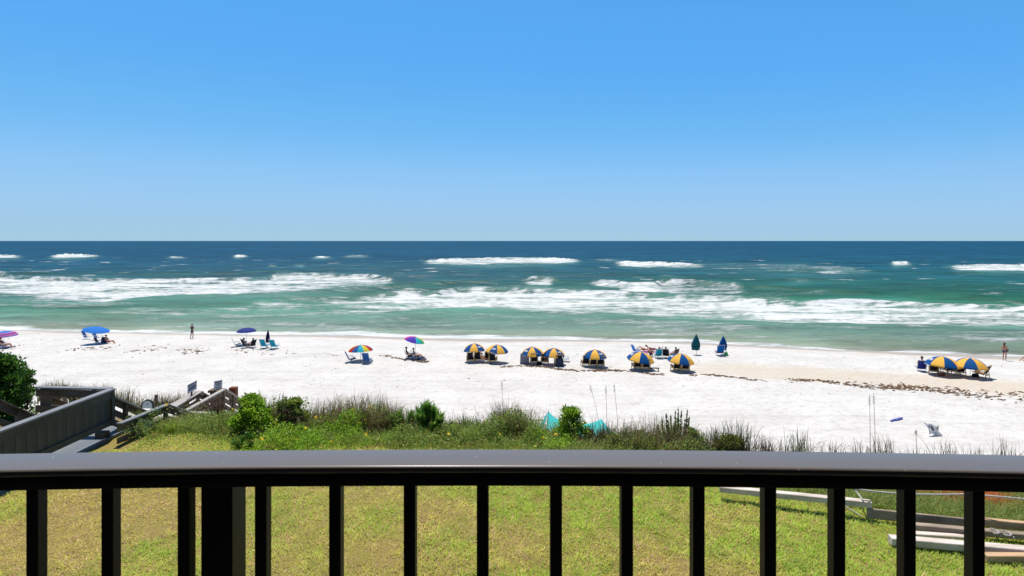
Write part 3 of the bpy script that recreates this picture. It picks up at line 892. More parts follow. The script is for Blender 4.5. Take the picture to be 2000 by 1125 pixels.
# signs standing on the stair rail: dark header, rows of print too small to read
def sign(name, label, px0, px1, yl, yr, hh, d0, d1, head, body, ink, rows):
    a, b = at(px0, yl, d0), at(px1, yr, d1)
    up = Vector((0, 0, 1))
    hgt = hh / F * (d0 + d1) / 2
    root = thing(name, label, 'sign', tuple((a + b) / 2 - up * (hgt + 0.25)))
    o = Vector(root.location)
    nrm = (b - a).cross(up).normalized()
    L = (b - a).length
    x = (b - a).normalized()
    def plate(u0, u1, v0, v1, off, th, nm, m):
        c = a + x * L * (u0 + u1) / 2 - up * hgt * (v0 + v1) / 2 + nrm * off - o
        h = (v1 - v0) * hgt
        MB().beam(c - x * L * (u1 - u0) / 2, c + x * L * (u1 - u0) / 2, th, h).build(nm, m, root)
    plate(0, 1, 0, 1, 0, 0.012, 'panel', body)
    if head: plate(0, 1, 0, 0.27, 0.004, 0.014, 'header', head)
    for v, u0, u1, th, m in rows:
        mb = MB()
        u = u0
        while u < u1 - 0.02:
            w = 0.035 + 0.03 * random.random()
            c = a + x * L * (u + w / 2) - up * hgt * v + nrm * 0.013 - o
            mb.beam(c - x * L * w * 0.36, c + x * L * w * 0.36, 0.006, hgt * th)
            u += w + (0.045 if random.random() < 0.2 else 0.008)
        mb.build('lettering', m, root)['kind'] = 'stuff'
    MB().beam(a.lerp(b, .5) - up * (hgt + 0.25) - nrm * 0.02 - o, a.lerp(b, .5) - up * 0.1 - nrm * 0.02 - o, 0.05, 0.03, (0, 1, 0)).build('stake', W_OLD, root)
S_WHITE = mat('sign_white', (0.62, 0.63, 0.64, 1), (0.7, 0.7, 0.71, 1), rough=0.4)
S_BLUE = mat('sign_slate', srgb(70, 72, 92, .7), srgb(60, 62, 84, .7), rough=0.4)
S_PALE = mat('sign_pale_blue', srgb(178, 188, 208, .75), srgb(188, 196, 214, .75), rough=0.4)
S_INK = mat('sign_ink', srgb(70, 74, 86, .6), rough=0.5)
S_INK2 = mat('sign_light_ink', srgb(160, 164, 182, .8), rough=0.5)
sign('notice_sign', 'notice sign with dark slate header band on the far stair rail', 366.5, 384, 752, 743, 17, 19.2, 20.0, S_BLUE, S_PALE, S_INK,
     [(0.14, .1, .9, .12, S_INK2), (0.42, .1, .85, .08, S_INK), (0.56, .12, .9, .08, S_INK), (0.70, .1, .9, .09, S_INK)])
sign('notice_sign', 'small white notice sign with grey print on the capped post', 418, 434, 744.5, 741.5, 16, 20.9, 21.2, None, S_WHITE, S_INK,
     [(0.2, .08, .92, .15, S_INK), (0.42, .15, .85, .09, S_INK), (0.58, .2, .8, .09, S_INK), (0.8, .1, .9, .07, S_INK2)])

# arched board beside the stairs
def arched_board():
    c = at(288, 800, 20.5)
    root = thing('arched_board', 'dark rimmed arched board with a pale face behind the stair rail', 'sign', (c.x, c.y, terf(c.x, c.y)))
    o = Vector(root.location)
    r = 0.215
    top = at(288, 792, 20.5) - o
    def arch(rad, y, nm, m, drop, th):
        pts = [(-rad, -drop)] + [(rad * math.cos(R(a)), rad * math.sin(R(a))) for a in range(180, -1, -15)] + [(rad, -drop)]
        mb = MB()
        n = len(pts)
        for s_ in (0, th):
            mb.v += [(top.x + p[0], top.y + y + s_, top.z + p[1]) for p in pts]
        mb.f += [tuple(range(n)), tuple(reversed(range(n, 2 * n)))] + [(i, n + i, n + (i + 1) % n, (i + 1) % n) for i in range(n)]
        mb.s = [False] * len(mb.f)
        mb.build(nm, m, root)
    dark = mat('dark_rim', srgb(30, 28, 34, .6), rough=0.5)
    arch(r, 0, 'rim', dark, 0.55, 0.05)
    arch(r * 0.80, -0.012, 'face', mat('pale_sign_face', srgb(176, 190, 196, .7), srgb(160, 178, 190, .7), rough=0.45), 0.18, 0.012)
    MB().beam(top + Vector((-r * .8, -0.010, -0.27)), top + Vector((r * .8, -0.010, -0.27)), 0.014, 0.17).build('lower_band', mat('teal_band', srgb(70, 102, 130, .7), rough=0.45), root)
    MB().ball(top + Vector((0, -0.012, 0.05)), (0.018, 0.006, 0.042)).build('emblem', mat('emblem_blue', srgb(70, 76, 110, .7)), root)
    MB().beam((0, 0.03, 0), (top.x, top.y + 0.03, top.z - 0.4), 0.09, 0.09, (0, 1, 0)).build('post', W_OLD, root)
arched_board()
for px, py, d in ((126, 752, 20.5), (183, 757, 20.5), (305, 771, 21)):
    b = at(px, py, d)
    z0 = terf(b.x, b.y)
    q = MB().beam((0, 0, 0), (0, 0, max(b.z - z0, 0.2)), 0.09, 0.09, (0, 1, 0), .006).build('wooden_stake', W_OLD, loc=(b.x, b.y, z0))
    tag(q, {126: 'short wooden stake in dune grass above the flat cap rail', 183: 'short wooden stake nearest the corner of the grey plank guard', 305: 'short wooden stake just right of the arched board'}[px], 'stake', 'stakes in the dune grass')

# ------------------------------------------------------------------ things on the beach
ALU = mat('pale_metal_tube', (0.55, 0.56, 0.58, 1), (0.6, 0.6, 0.62, 1), rough=0.35, spec=0.5)
WHITEP = mat('white_pole', (0.68, 0.68, 0.66, 1), (0.74, 0.74, 0.72, 1), rough=0.45)
WOODL = mat('light_chair_wood', srgb(222, 190, 140, .8), srgb(196, 158, 106, .8), scale=5, rough=0.6, stretch=(1, 4, 1))
C_BLUE = cloth('royal_blue_cloth', srgb(0, 88, 158, .85), .18)
C_YEL = cloth('golden_yellow_cloth', srgb(255, 196, 84, .98), .22)
C_WHITE = cloth('white_print', (0.72, 0.74, 0.76, 1), .1)
C_NAVY = cloth('navy_cloth', srgb(48, 62, 150, .7), .15)
C_DNAVY = cloth('dark_navy_cloth', srgb(30, 36, 76, .7), .1)
C_SKY = cloth('bright_blue_cloth', srgb(40, 132, 226, .8), .2)
C_MBLUE = cloth('mid_blue_cloth', srgb(42, 98, 170, .7), .15)
C_TEAL = cloth('turquoise_cloth', srgb(24, 158, 188, .75), .15)
C_DTEAL = cloth('deep_teal_cloth', srgb(24, 112, 122, .7), .1)
C_RED = cloth('red_cloth', srgb(216, 52, 42, .75), .2)
C_ORANGE = cloth('orange_cloth', srgb(246, 140, 84, .8), .15)
C_PINK = cloth('pink_cloth', srgb(206, 116, 190, .8), .2)
C_PURP = cloth('purple_cloth', srgb(150, 70, 150, .75), .2)
C_MAG = cloth('magenta_cloth', srgb(214, 62, 160, .8), .2)
C_VIO = cloth('violet_cloth', srgb(86, 60, 190, .8), .2)
C_CYAN = cloth('cyan_cloth', srgb(40, 196, 216, .8), .2)
C_GREEN = cloth('grass_green_cloth', srgb(60, 190, 110, .8), .2)
C_LIME = cloth('lemon_cloth', srgb(240, 220, 70, .8), .2)
C_BLACK = cloth('black_canvas', srgb(34, 34, 42, .6), .05)
C_GREY = cloth('grey_towel_cloth', srgb(168, 168, 184, .7), .1)
C_DGREY = cloth('dark_grey_cloth', srgb(76, 84, 110, .6), .1)
C_MAROON = cloth('maroon_cloth', srgb(120, 44, 44, .6), .1)
C_BROWN = cloth('brown_cloth', srgb(110, 84, 70, .6), .1)
SKIN = mat('fair_skin', srgb(226, 164, 134, .72), srgb(206, 140, 112, .72), scale=4, rough=0.55, spec=0.35)  # lighter of the two skin tones
SKIN2 = mat('tanned_skin', srgb(190, 124, 92, .7), srgb(170, 106, 78, .7), scale=4, rough=0.55, spec=0.35)
HAIRD = mat('dark_brown_hair', srgb(62, 44, 36, .6), srgb(40, 30, 26, .6), scale=14, rough=0.6, stretch=(1, 1, .2))
HAIRR = mat('auburn_hair', srgb(130, 74, 48, .6), srgb(96, 54, 36, .6), scale=14, rough=0.6, stretch=(1, 1, .2))
DARKP = mat('dark_plastic', srgb(36, 38, 46, .6), rough=0.5)

def bend(p, tilt):           # tilt = (about x, about y) radians about the pole top
    return Matrix.Rotation(tilt[1], 3, 'Y') @ Matrix.Rotation(tilt[0], 3, 'X') @ Vector(p)

def umbrella(label, px, py, apex_y, wpx, cols, n=8, phase=-90.0, letters=(), tilt=(0, 0), depth=0.54, group=None, rings=None, dx=0.0, name='beach_umbrella', pole_m=None, valance=True, cpx=None):
    b = on_ground(px, py)
    r = wpx / 2 / F * b.y * 1.02
    hA = (py - apex_y) / F * b.y
    root = thing(name, label, 'umbrella', b, 0, group)
    tilt = (tilt[0] + random.uniform(-.05, .05), tilt[1] + random.uniform(-.05, .05))
    phase -= math.degrees(math.atan2(b.x, b.y))
    cxo = 0 if cpx is None else (cpx - px) / F * b.y
    topv = Vector((cxo * 0.75, 0, hA))
    (MB().tube([(0, 0, -0.02), topv * 0.55, topv - Vector((0, 0, .06))], 0.019, 8)).build('pole', pole_m or WHITEP, root)
    d = depth * r / 1.0 if depth else 0
    rows = [0.0, 0.18, 0.36, 0.54, 0.72, 0.87, 1.0]
    def P(k, a, flat=0.0, lift=0.0, drop=0.0):
        rr = r * k * (1 - flat)
        return topv + bend((rr * math.cos(a) + cxo * 0.25 * k, rr * math.sin(a), -d * (0.62 * k ** 2 + 0.38 * k ** 4) - drop + lift), tilt)
    w = 2 * math.pi / n
    for i in range(n):
        a0 = R(phase) + i * w - w / 2
        m = cols[i % len(cols)]
        mb = MB()
        sh = []
        for k in rows:
            sh.append([P(k, a0 + w * f, 0.05 * (1 - (2 * f - 1) ** 2) * k, -0.012 * k * (1 - (2 * f - 1) ** 2)) for f in (0, .25, .5, .75, 1)])
        if rings is None:
            mb.sheet(sh)
            if valance:
                mb.sheet([sh[-1], [p + bend((0, 0, -0.11), tilt) * (1 + .06 * math.sin(9 * f)) for f, p in enumerate(sh[-1])]])
            pan = mb.build('canopy_panel', m, root)
        else:
            mb.sheet(sh)
            mb.sheet([sh[-1], [p + bend((0, 0, -0.08), tilt) for p in sh[-1]]])
            me = mb.mesh('canopy_panel')
            for q in rings: me.materials.append(q)
            idx = [min(f // 4, len(rings) - 1) for f in range(len(me.polygons))]
            me.polygons.foreach_set('material_index', idx)
            pan = link_mesh('canopy_panel', me, None, root)
        if i in letters:
            mb = MB()
            ch = 8
            for c in range(ch):
                fa, fb = 0.16 + 0.68 * c / ch, 0.16 + 0.68 * (c + 0.78) / ch
                for ka, kb in ((0.66, 0.71), (0.71, 0.76), (0.76, 0.81)):
                    if (c * 7 + int(ka * 100)) % 5 == 0: fb2 = fa + (fb - fa) * .5
                    else: fb2 = fb
                    q = [P(k, a0 + w * f, 0.05 * (1 - (2 * f - 1) ** 2) * k, 0.010) for k, f in ((ka, fa), (ka, fb2), (kb, fb2), (kb, fa))]
                    mb.add(q, [(0, 1, 2, 3)])
            for c in range(10):
                fa, fb = 0.14 + 0.72 * c / 10, 0.14 + 0.72 * (c + 0.7) / 10
                q = [P(1.0, a0 + w * f, 0.03 * (1 - (2 * f - 1) ** 2), 0.0) + bend((0, 0, z), tilt) + Vector((math.cos(a0 + w / 2), math.sin(a0 + w / 2), 0)) * 0.012 for z, f in ((-.03, fa), (-.03, fb), (-.09, fb), (-.09, fa))]
                mb.add(q, [(0, 1, 2, 3)])
            mb.build('lettering', C_WHITE, pan)['kind'] = 'stuff'
        q = [P(k, a0, 0, -0.014) for k in (0.02, .3, .6, 1.0)]
        MB().tube(q, 0.006, 4).build('rib', DARKP, root)
    MB().tube([topv - Vector((0, 0, .02)), topv + bend((0, 0, .07), tilt)], [0.03, 0.012], 8).build('finial', DARKP, root)
    return root

def closed_umbrella(label, px, py, tip_y, wpx, m, lean=0.0, group='folded umbrellas'):
    b = on_ground(px, py)
    h = (py - tip_y) / F * b.y
    r = wpx / 2 / F * b.y
    root = thing('folded_umbrella', label, 'umbrella', b, 0, group)
    ax = lambda z: Vector((lean * z, 0, z))
    MB().tube([ax(-.02), ax(h * .6), ax(h - .02)], 0.018, 8).build('pole', WHITEP, root)
    rows = []
    for k, (f, rr) in enumerate(((1.0, .03), (.95, .16), (.85, .42), (.7, .72), (.55, .95), (.42, 1.05), (.32, .9), (.24, .98))):
        row = []
        for j in range(25):
            a = 2 * math.pi * j / 24
            q = r * rr * (1 + 0.22 * math.cos(8 * a + f * 3) * (1 - f * .6))
            row.append(ax(h * f + 0.02 * math.sin(5 * a) * (1 - f)) + Vector((q * math.cos(a) - r * .25 * (1 - f), q * math.sin(a) * .8, 0)))
        rows.append(row)
    MB().sheet(rows).build('canopy', m, root)
    rows = [[ax(h * f) + Vector((r * 1.06 * math.cos(a) - r * .15, r * .9 * math.sin(a), 0)) for a in np.linspace(0, 6.2832, 17)] for f in (.44, .40)]
    MB().sheet(rows).build('tie_strap', C_DNAVY, root)
    MB().tube([ax(h - .03), ax(h + .06)], [.014, .006], 6).build('tip', DARKP, root)
    return root

# ---- chairs: one of each kind is modelled, the rest share its meshes
def chair_meshes(kind):
    P = {}
    if kind == 'sling':
        P['seat'] = MB().sheet([[(x, y, z + .015 * abs(x)) for x in (-.26, -.13, 0, .13, .26)] for y, z in ((.27, .27), (.12, .22), (-.05, .19), (-.2, .2))])
        P['backrest'] = MB().sheet([[(x, y - .04 * (1 - (x / .26) ** 2), z) for x in (-.26, -.13, 0, .13, .26)] for y, z in ((-.2, .22), (-.3, .42), (-.4, .64), (-.49, .86))])
        for s in (-1, 1):
            P['armrest' + str(s)] = MB().beam((s * .31, -.3, .45), (s * .31, .2, .44), .055, .025, ch=.006)
            fr = MB()
            fr.tube([(s * .285, -.52, .9), (s * .285, -.2, .2), (s * .285, .05, .03)], .013, 6)
            fr.tube([(s * .29, .3, .28), (s * .29, -.1, .2), (s * .29, -.36, .02)], .013, 6)
            fr.tube([(s * .31, .16, .43), (s * .3, .2, .24)], .011, 6)
            P['side_frame' + str(s)] = fr
        for k, (y, z) in enumerate(((-.52, .9), (.3, .28), (-.36, .02))):
            P['crossbar%d' % k] = MB().tube([(-.288, y, z), (.288, y, z)], .013, 6)
    else:
        P['seat'] = MB().sheet([[(x, y, z) for x in (-.25, 0, .25)] for y, z in ((.5, .40), (.2, .33), (-.12, .27), (-.25, .28))])
        P['backrest'] = MB().sheet([[(x, y - .05 * (1 - (x / .25) ** 2), z) for x in (-.25, -.12, 0, .12, .25)] for y, z in ((-.24, .30), (-.33, .5), (-.44, .74), (-.54, .98))])
        for s in (-1, 1):
            P['armrest' + str(s)] = MB().beam((s * .325, -.36, .56), (s * .325, .3, .54), .08, .03, ch=.006)
            fr = MB()
            fr.beam((s * .28, -.57, 1.04), (s * .28, -.2, .26), .03, .06)
            fr.beam((s * .285, .55, .43), (s * .285, -.28, .27), .03, .06)
            P['side_frame' + str(s)] = fr
            P['leg' + str(s)] = MB().beam((s * .32, -.42, .0), (s * .32, -.34, .56), .035, .05, (1, 0, 0))
            P['leg' + str(s * 2)] = MB().beam((s * .32, .36, .0), (s * .32, .26, .54), .035, .05, (1, 0, 0))
        P['crossbar1'] = MB().beam((-.335, -.40, .26), (.335, -.40, .26), .03, .085)
        P['crossbar2'] = MB().beam((-.3, -.565, 1.03), (.3, -.565, 1.03), .035, .05)
        P['crossbar3'] = MB().beam((-.33, .34, .22), (.33, .34, .22), .03, .06)
    import re as _re
    return [(_re.sub(r'-?\d+$', '', k), v.mesh(_re.sub(r'-?\d+$', '', k))) for k, v in P.items()]
CH = {'sling': chair_meshes('sling'), 'wood': chair_meshes('wood')}
def chair(label, px, py, m, face=0.0, kind='sling', frame=None, group=None, seat_m=None, s=1.0):
    b = on_ground(px, py)
    root = thing('beach_chair' if kind == 'sling' else 'wooden_beach_chair', label, 'beach chair', b, R(-face), group)
    root.scale = (s, s, s)
    fm = frame or (ALU if kind == 'sling' else WOODL)
    for nm, me in CH[kind]:
        mm = m if nm == 'backrest' else (seat_m or m) if nm == 'seat' else fm
        link_mesh(nm, me, mm, root)
    return root

# ---- people: one continuous skinned body each
def skin_body(nodes, edges, name, sub=1):
    me = bpy.data.meshes.new(name)
    keys = list(nodes)
    me.from_pydata([nodes[k][0] for k in keys], [(keys.index(a), keys.index(b)) for a, b in edges], [])
    o = bpy.data.objects.new(name, me)
    COL.objects.link(o)
    md = o.modifiers.new('skin', 'SKIN')
    md.branch_smoothing = 0.6
    if not me.skin_vertices: 
        bm = bmesh.new(); bm.from_mesh(me); bm.verts.layers.skin.verify(); bm.to_mesh(me); bm.free()
    for i, k in enumerate(keys):
        r = nodes[k][1]
        me.skin_vertices[0].data[i].radius = r if hasattr(r, '__len__') else (r, r)
        me.skin_vertices[0].data[i].use_root = (i == 0)
    ss = o.modifiers.new('sub', 'SUBSURF'); ss.levels = sub; ss.render_levels = sub
    dg = bpy.context.evaluated_depsgraph_get()
    out = bpy.data.meshes.new_from_object(o.evaluated_get(dg))
    out.name = name
    out.polygons.foreach_set('use_smooth', np.ones(len(out.polygons), bool))
    bpy.data.objects.remove(o)
    return out

POSES = {
    'stand_hip': dict(pelvis=(0, 0, .93), waist=(0, .0, 1.08), chest=(0, -.01, 1.26), neck=(0, -.01, 1.44), head=(0, .02, 1.57), crown=(0, .02, 1.66),
                      sho=(.165, -.01, 1.38), elb=(.33, -.08, 1.16), wri=(.19, .03, 1.0), han=(.15, .06, .97), sho2=(.165, -.01, 1.38), elb2=(.22, .04, 1.12), wri2=(.16, .24, 1.14), han2=(.13, .31, 1.16),
                      hip=(.09, 0, .88), kne=(.11, .05, .48), ank=(.12, -.04, .08), toe=(.13, .12, .03), hip2=(.09, 0, .88), kne2=(.08, -.04, .48), ank2=(.07, -.20, .10), toe2=(.07, -.06, .03)),
    'stand_hold': dict(pelvis=(0, 0, .92), waist=(0, .01, 1.07), chest=(0, -.02, 1.26), neck=(0, -.01, 1.43), head=(0, .03, 1.56), crown=(0, .03, 1.65),
                      sho=(.155, -.02, 1.37), elb=(.19, -.02, 1.11), wri=(.15, .19, 1.02), han=(.13, .26, 1.0), sho2=(.155, -.02, 1.37), elb2=(.19, -.03, 1.12), wri2=(.15, .16, 1.04), han2=(.12, .24, 1.04),
                      hip=(.09, 0, .88), kne=(.09, .05, .48), ank=(.09, 0, .08), toe=(.1, .15, .03), hip2=(.09, 0, .88), kne2=(.09, .0, .48), ank2=(.085, -.08, .08), toe2=(.09, .07, .03)),
    'sit': dict(pelvis=(0, -.10, .30), waist=(0, -.17, .43), chest=(0, -.26, .62), neck=(0, -.30, .80), head=(0, -.28, .93), crown=(0, -.29, 1.02),
                      sho=(.17, -.28, .74), elb=(.27, -.20, .52), wri=(.25, .08, .50), han=(.24, .16, .49), sho2=(.17, -.28, .74), elb2=(.27, -.20, .52), wri2=(.12, .02, .58), han2=(.07, .07, .60),
                      hip=(.09, -.06, .29), kne=(.12, .36, .44), ank=(.12, .66, .10), toe=(.12, .80, .12), hip2=(.09, -.06, .29), kne2=(.11, .34, .46), ank2=(.10, .56, .09), toe2=(.10, .70, .06)),
    'lie': dict(pelvis=(0, 0, .15), waist=(0, -.15, .14), chest=(0, -.34, .16), neck=(0, -.52, .17), head=(0, -.64, .2), crown=(0, -.74, .2),
                      sho=(.17, -.45, .15), elb=(.30, -.30, .08), wri=(.28, -.04, .09), han=(.27, .04, .09), sho2=(.17, -.45, .15), elb2=(.28, -.58, .14), wri2=(.10, -.72, .12), han2=(.05, -.76, .12),
                      hip=(.09, .04, .14), kne=(.12, .40, .36), ank=(.12, .70, .08), toe=(.12, .82, .12), hip2=(.09, .04, .14), kne2=(.11, .48, .12), ank2=(.12, .88, .08), toe2=(.12, .93, .16)),
    'prone': dict(pelvis=(0, 0, .14), waist=(0, -.15, .13), chest=(0, -.34, .18), neck=(0, -.50, .28), head=(0, -.60, .38), crown=(0, -.66, .46),
                      sho=(.17, -.42, .22), elb=(.20, -.60, .06), wri=(.10, -.80, .07), han=(.06, -.87, .07), sho2=(.17, -.42, .22), elb2=(.20, -.60, .06), wri2=(.10, -.80, .07), han2=(.06, -.87, .07),
                      hip=(.09, .04, .13), kne=(.11, .46, .09), ank=(.10, .84, .30), toe=(.10, .86, .44), hip2=(.09, .04, .13), kne2=(.11, .46, .09), ank2=(.10, .86, .08), toe2=(.10, .98, .05)),
}
def pose_nodes(p):
    q = POSES[p]
    N = {'pelvis': (q['pelvis'], (.135, .10)), 'waist': (q['waist'], (.115, .085)), 'chest': (q['chest'], (.135, .10)), 'neck': (q['neck'], .052), 'head': (q['head'], (.072, .082)), 'crown': (q['crown'], .05)}
    E = [('pelvis', 'waist'), ('waist', 'chest'), ('chest', 'neck'), ('neck', 'head'), ('head', 'crown')]
    for s, sx in (('', 1), ('2', -1)):
        f = lambda k: (q[k + s][0] * sx, q[k + s][1], q[k + s][2])
        for k, r in (('sho', .058), ('elb', .040), ('wri', .026), ('han', .030), ('hip', .088), ('kne', .056), ('ank', .036), ('toe', .030)):
            N[k + s] = (f(k), r)
        E += [('chest', 'sho' + s), ('sho' + s, 'elb' + s), ('elb' + s, 'wri' + s), ('wri' + s, 'han' + s), ('pelvis', 'hip' + s), ('hip' + s, 'kne' + s), ('kne' + s, 'ank' + s), ('ank' + s, 'toe' + s)]
    return N, E
_pose_cache = {}
def pose_meshes(p):
    if p in _pose_cache: return _pose_cache[p]
    N, E = pose_nodes(p)
    body = skin_body(N, E, 'body')
    bm = bmesh.new(); bm.from_mesh(body)
    mb = MB()
    fw = Vector((0, 1, 0)) if p != 'lie' else Vector((0, 0, 1))
    for s in ('', '2'):                       # a thumb and four curled fingers on each hand, ears and nose on the head
        h, w = Vector(N['han' + s][0]), Vector(N['wri' + s][0])
        d = (h - w).normalized()
        sd = d.cross(Vector((0, 0, 1)))
        sd = sd.normalized() if sd.length > .1 else Vector((1, 0, 0))
        for k, L in enumerate((.062, .072, .068, .052)):
            b = h + sd * (k - 1.5) * .017
            mb.tube([b, b + d * L * .55, b + d * L + Vector((0, 0, -.02))], [.010, .009, .007], 5)
        b = w + (h - w) * .5 - sd * .026
        mb.tube([b, b - sd * .025 + d * .02, b - sd * .03 + d * .055], [.012, .010, .008], 5)
    hd = Vector(N['head'][0])
    upv = (Vector(N['crown'][0]) - hd).normalized()
    mb.ball(hd + fw * .095 - upv * .005, (.013, .018, .018), 6, 5)
    for sx in (-1, 1): mb.ball(hd + Vector((sx * .085, 0, 0)), (.012, .02, .03), 6, 5)
    v0 = [bm.verts.new(v) for v in mb.v]
    for f in mb.f: bm.faces.new([v0[i] for i in f]).smooth = True
    bm.to_mesh(body); bm.free()
    eye = MB()
    for sx in (-1, 1): eye.ball(hd + Vector((sx * .03, 0, 0)) + fw * .083 + upv * .018, .010, 6, 5)
    grow = lambda ks, g: {k: (N[k][0], tuple(v + g for v in N[k][1]) if hasattr(N[k][1], '__len__') else N[k][1] + g) for k in ks}
    top = grow(('chest', 'waist'), .022)
    pv = Vector(N['pelvis'][0]); ws = Vector(N['waist'][0])
    top['hem'] = (tuple(pv.lerp(ws, .35)), (.15, .115))
    for s in ('', '2'):
        a, b = Vector(N['sho' + s][0]), Vector(N['elb' + s][0])
        top['sho' + s] = (tuple(a), .072); top['slv' + s] = (tuple(a.lerp(b, .6)), .062)
    shirt = skin_body(top, [('chest', 'waist'), ('waist', 'hem'), ('chest', 'sho'), ('chest', 'sho2'), ('sho', 'slv'), ('sho2', 'slv2')], 'shirt')
    low = grow(('pelvis',), .014); low['wst'] = (tuple(pv.lerp(ws, .5)), (.128, .098))
    lows = dict(low)
    for s in ('', '2'):
        a, b = Vector(N['hip' + s][0]), Vector(N['kne' + s][0])
        lows['hip' + s] = (tuple(a), .105); lows['thi' + s] = (tuple(a.lerp(b, .62)), .086)
    shorts = skin_body(lows, [('pelvis', 'wst'), ('pelvis', 'hip'), ('pelvis', 'hip2'), ('hip', 'thi'), ('hip2', 'thi2')], 'shorts')
    briefs = dict(grow(('pelvis',), .010))
    for s in ('', '2'):
        a, b = Vector(N['hip' + s][0]), Vector(N['kne' + s][0])
        briefs['hip' + s] = (tuple(a.lerp(b, .02)), .096)
    brief = skin_body(briefs, [('pelvis', 'hip'), ('pelvis', 'hip2')], 'swim_bottoms')
    ch, nk = Vector(N['chest'][0]), Vector(N['neck'][0])
    bra = skin_body({'b0': (tuple(ch.lerp(nk, -.1)), (.143, .112)), 'b1': (tuple(ch.lerp(nk, .3)), (.137, .10))}, [('b0', 'b1')], 'swim_top')
    bk = -fw * .02
    hair = MB().ball(hd + upv * .055 + bk, (.092, .098, .088) if p != 'lie' else (.09, .08, .098), 12, 8)
    cap = MB().ball(hd + upv * .075 + bk * .3, (.098, .105, .075), 12, 8)
    cap.sheet([[hd + upv * .065 + fw * (.09 + k * .10) + Vector((sx * .07 * (1 - .35 * k), 0, 0)) - upv * .02 * k for sx in (-1, -.5, 0, .5, 1)] for k in (0, .5, 1)])
    lh = MB().tube([hd + upv * .05 + bk * 3, hd + bk * 4.5, hd - upv * .13 + bk * 5, hd - upv * .27 + bk * 5], [.075, .085, .075, .03], 8)
    _pose_cache[p] = dict(body=body, eye=eye.mesh('eye'), shirt=shirt, shorts=shorts, swim_bottoms=brief, swim_top=bra, hair=hair.mesh('hair'), cap=cap.mesh('cap'), long_hair=lh.mesh('long_hair'))
    return _pose_cache[p]
def person(label, px, py, pose, face=0.0, skin=None, wear=(), s=1.0, lift=0.0, group=None, shift=(0, 0)):
    M_ = pose_meshes(pose)
    b = on_ground(px, py)
    root = thing('person', label, 'person', (b.x + shift[0], b.y + shift[1], b.z + lift), R(-face), group)
    root.scale = (s, s, s)
    link_mesh('body', M_['body'], skin or SKIN, root)
    link_mesh('eyes', M_['eye'], DARKP, root)
    for k, m in wear: link_mesh(k, M_[k], m, root)
    return root

def towel(label, px, py, w, h, m, lift=0.0, group=None, back=False, face=0.0, flat=False):
    b = on_ground(px, py)
    root_z = b.z + lift
    rows = []
    n = 11
    for j in range(9):
        f = j / 8
        row = []
        for i in range(n):
            u = i / (n - 1) - .5
            wob = .025 * math.sin(u * 19 + f * 2) + .012 * math.sin(u * 41)
            if flat: row.append((u * w, (f - .5) * h, .03 + .02 * math.sin(u * 9 + f * 7)))
            else:    row.append((u * w * (1 + .12 * f), -.52 + (f - .0) * .02 + wob * (0.3 + f) - .10 * f, h * (1 - f)))
        rows.append(row)
    if not flat:
        rows = [[(x, y + .22, h * .82) for x, y, z in rows[0]], [(x, y + .1, h * .97) for x, y, z in rows[0]]] + rows
    mb = MB(); mb.sheet(rows)
    o = mb.build('beach_towel', m, None, loc=(b.x, b.y, root_z), rot=(0, 0, R(-face)))
    md = o.modifiers.new('thickness', 'SOLIDIFY'); md.thickness = 0.012
    return tag(o, label, 'towel', group)

def bag(label, px, py, w, h, m, name='beach_bag', strap=True):
    b = on_ground(px, py)
    root = thing(name, label, 'bag', b)
    rows = []
    for z, f in ((0, .92), (.15, 1.02), (.5, 1.0), (.85, .86), (1, .8), (.97, .70), (.6, .6)):
        rows.append([(w / 2 * f * (abs(math.cos(a)) ** .6) * (1 if math.cos(a) > 0 else -1), w * .3 * f * (abs(math.sin(a)) ** .6) * (1 if math.sin(a) > 0 else -1), h * z) for a in np.linspace(0, 6.28318, 21)])
    MB().sheet(rows).build('body', m, root)
    if strap:
        for s in (-1, 1):
            MB().tube([(w * .22 * c, s * w * .22, h * (0.96 + .38 * math.sin(math.pi * (c + 1) / 2))) for c in (-1, -.6, 0, .6, 1)], .012, 6).build('strap', C_DGREY, root)
    return root

GU = 'blue and yellow umbrellas along the beach'
BY = (C_YEL, C_BLUE)
YB = (C_BLUE, C_YEL)
umbrella('blue and yellow umbrella whose right edge touches its twin, nearest the small rainbow one', 926, 706, 671, 42, BY, letters=(1,), phase=-92, group=GU)
umbrella('blue and yellow umbrella with lettering left of its yellow front panel, second from the west', 971, 708, 673.5, 43, YB, letters=(0,), phase=-112, group=GU)
umbrella('blue and yellow umbrella standing right over the hanging grey striped towel', 1040, 710, 678, 44, BY, letters=(7,), phase=-94, group=GU)
umbrella('blue and yellow umbrella beside the pale folding seat lying open on the sand', 1082, 712, 680, 44, BY, letters=(1,), phase=-92, group=GU)
umbrella('lone blue and yellow umbrella over three empty wooden chairs', 1162, 716, 683, 47, BY, letters=(1,), phase=-90, group=GU)
umbrella('blue and yellow umbrella in front of the sunbathers with turquoise bag', 1253, 722, 687.5, 52, YB, letters=(6,), phase=-72, tilt=(0, 0.10), group=GU)
umbrella('blue and yellow umbrella over two wooden chairs, nearest the folded teal umbrella', 1331, 725, 691, 50, YB, letters=(6,), phase=-74, tilt=(0, 0.09), group=GU)
umbrella('blue and yellow umbrella next to the lone seated beachgoer at the far right', 1842, 733, 696.5, 58, YB, letters=(6,), phase=-62, tilt=(0, 0.06), group=GU)
umbrella('blue and yellow umbrella with a blue panel facing the house, rightmost on the beach', 1895, 737, 699.5, 56, YB, letters=(2,), phase=-88, group=GU)
umbrella('umbrella with pink and purple rings, blue crown and blue rim', 8, 678, 647, 43, (C_PINK,), rings=(C_SKY, C_SKY, C_SKY, C_PINK, C_PURP, C_PINK, C_SKY), depth=.34)
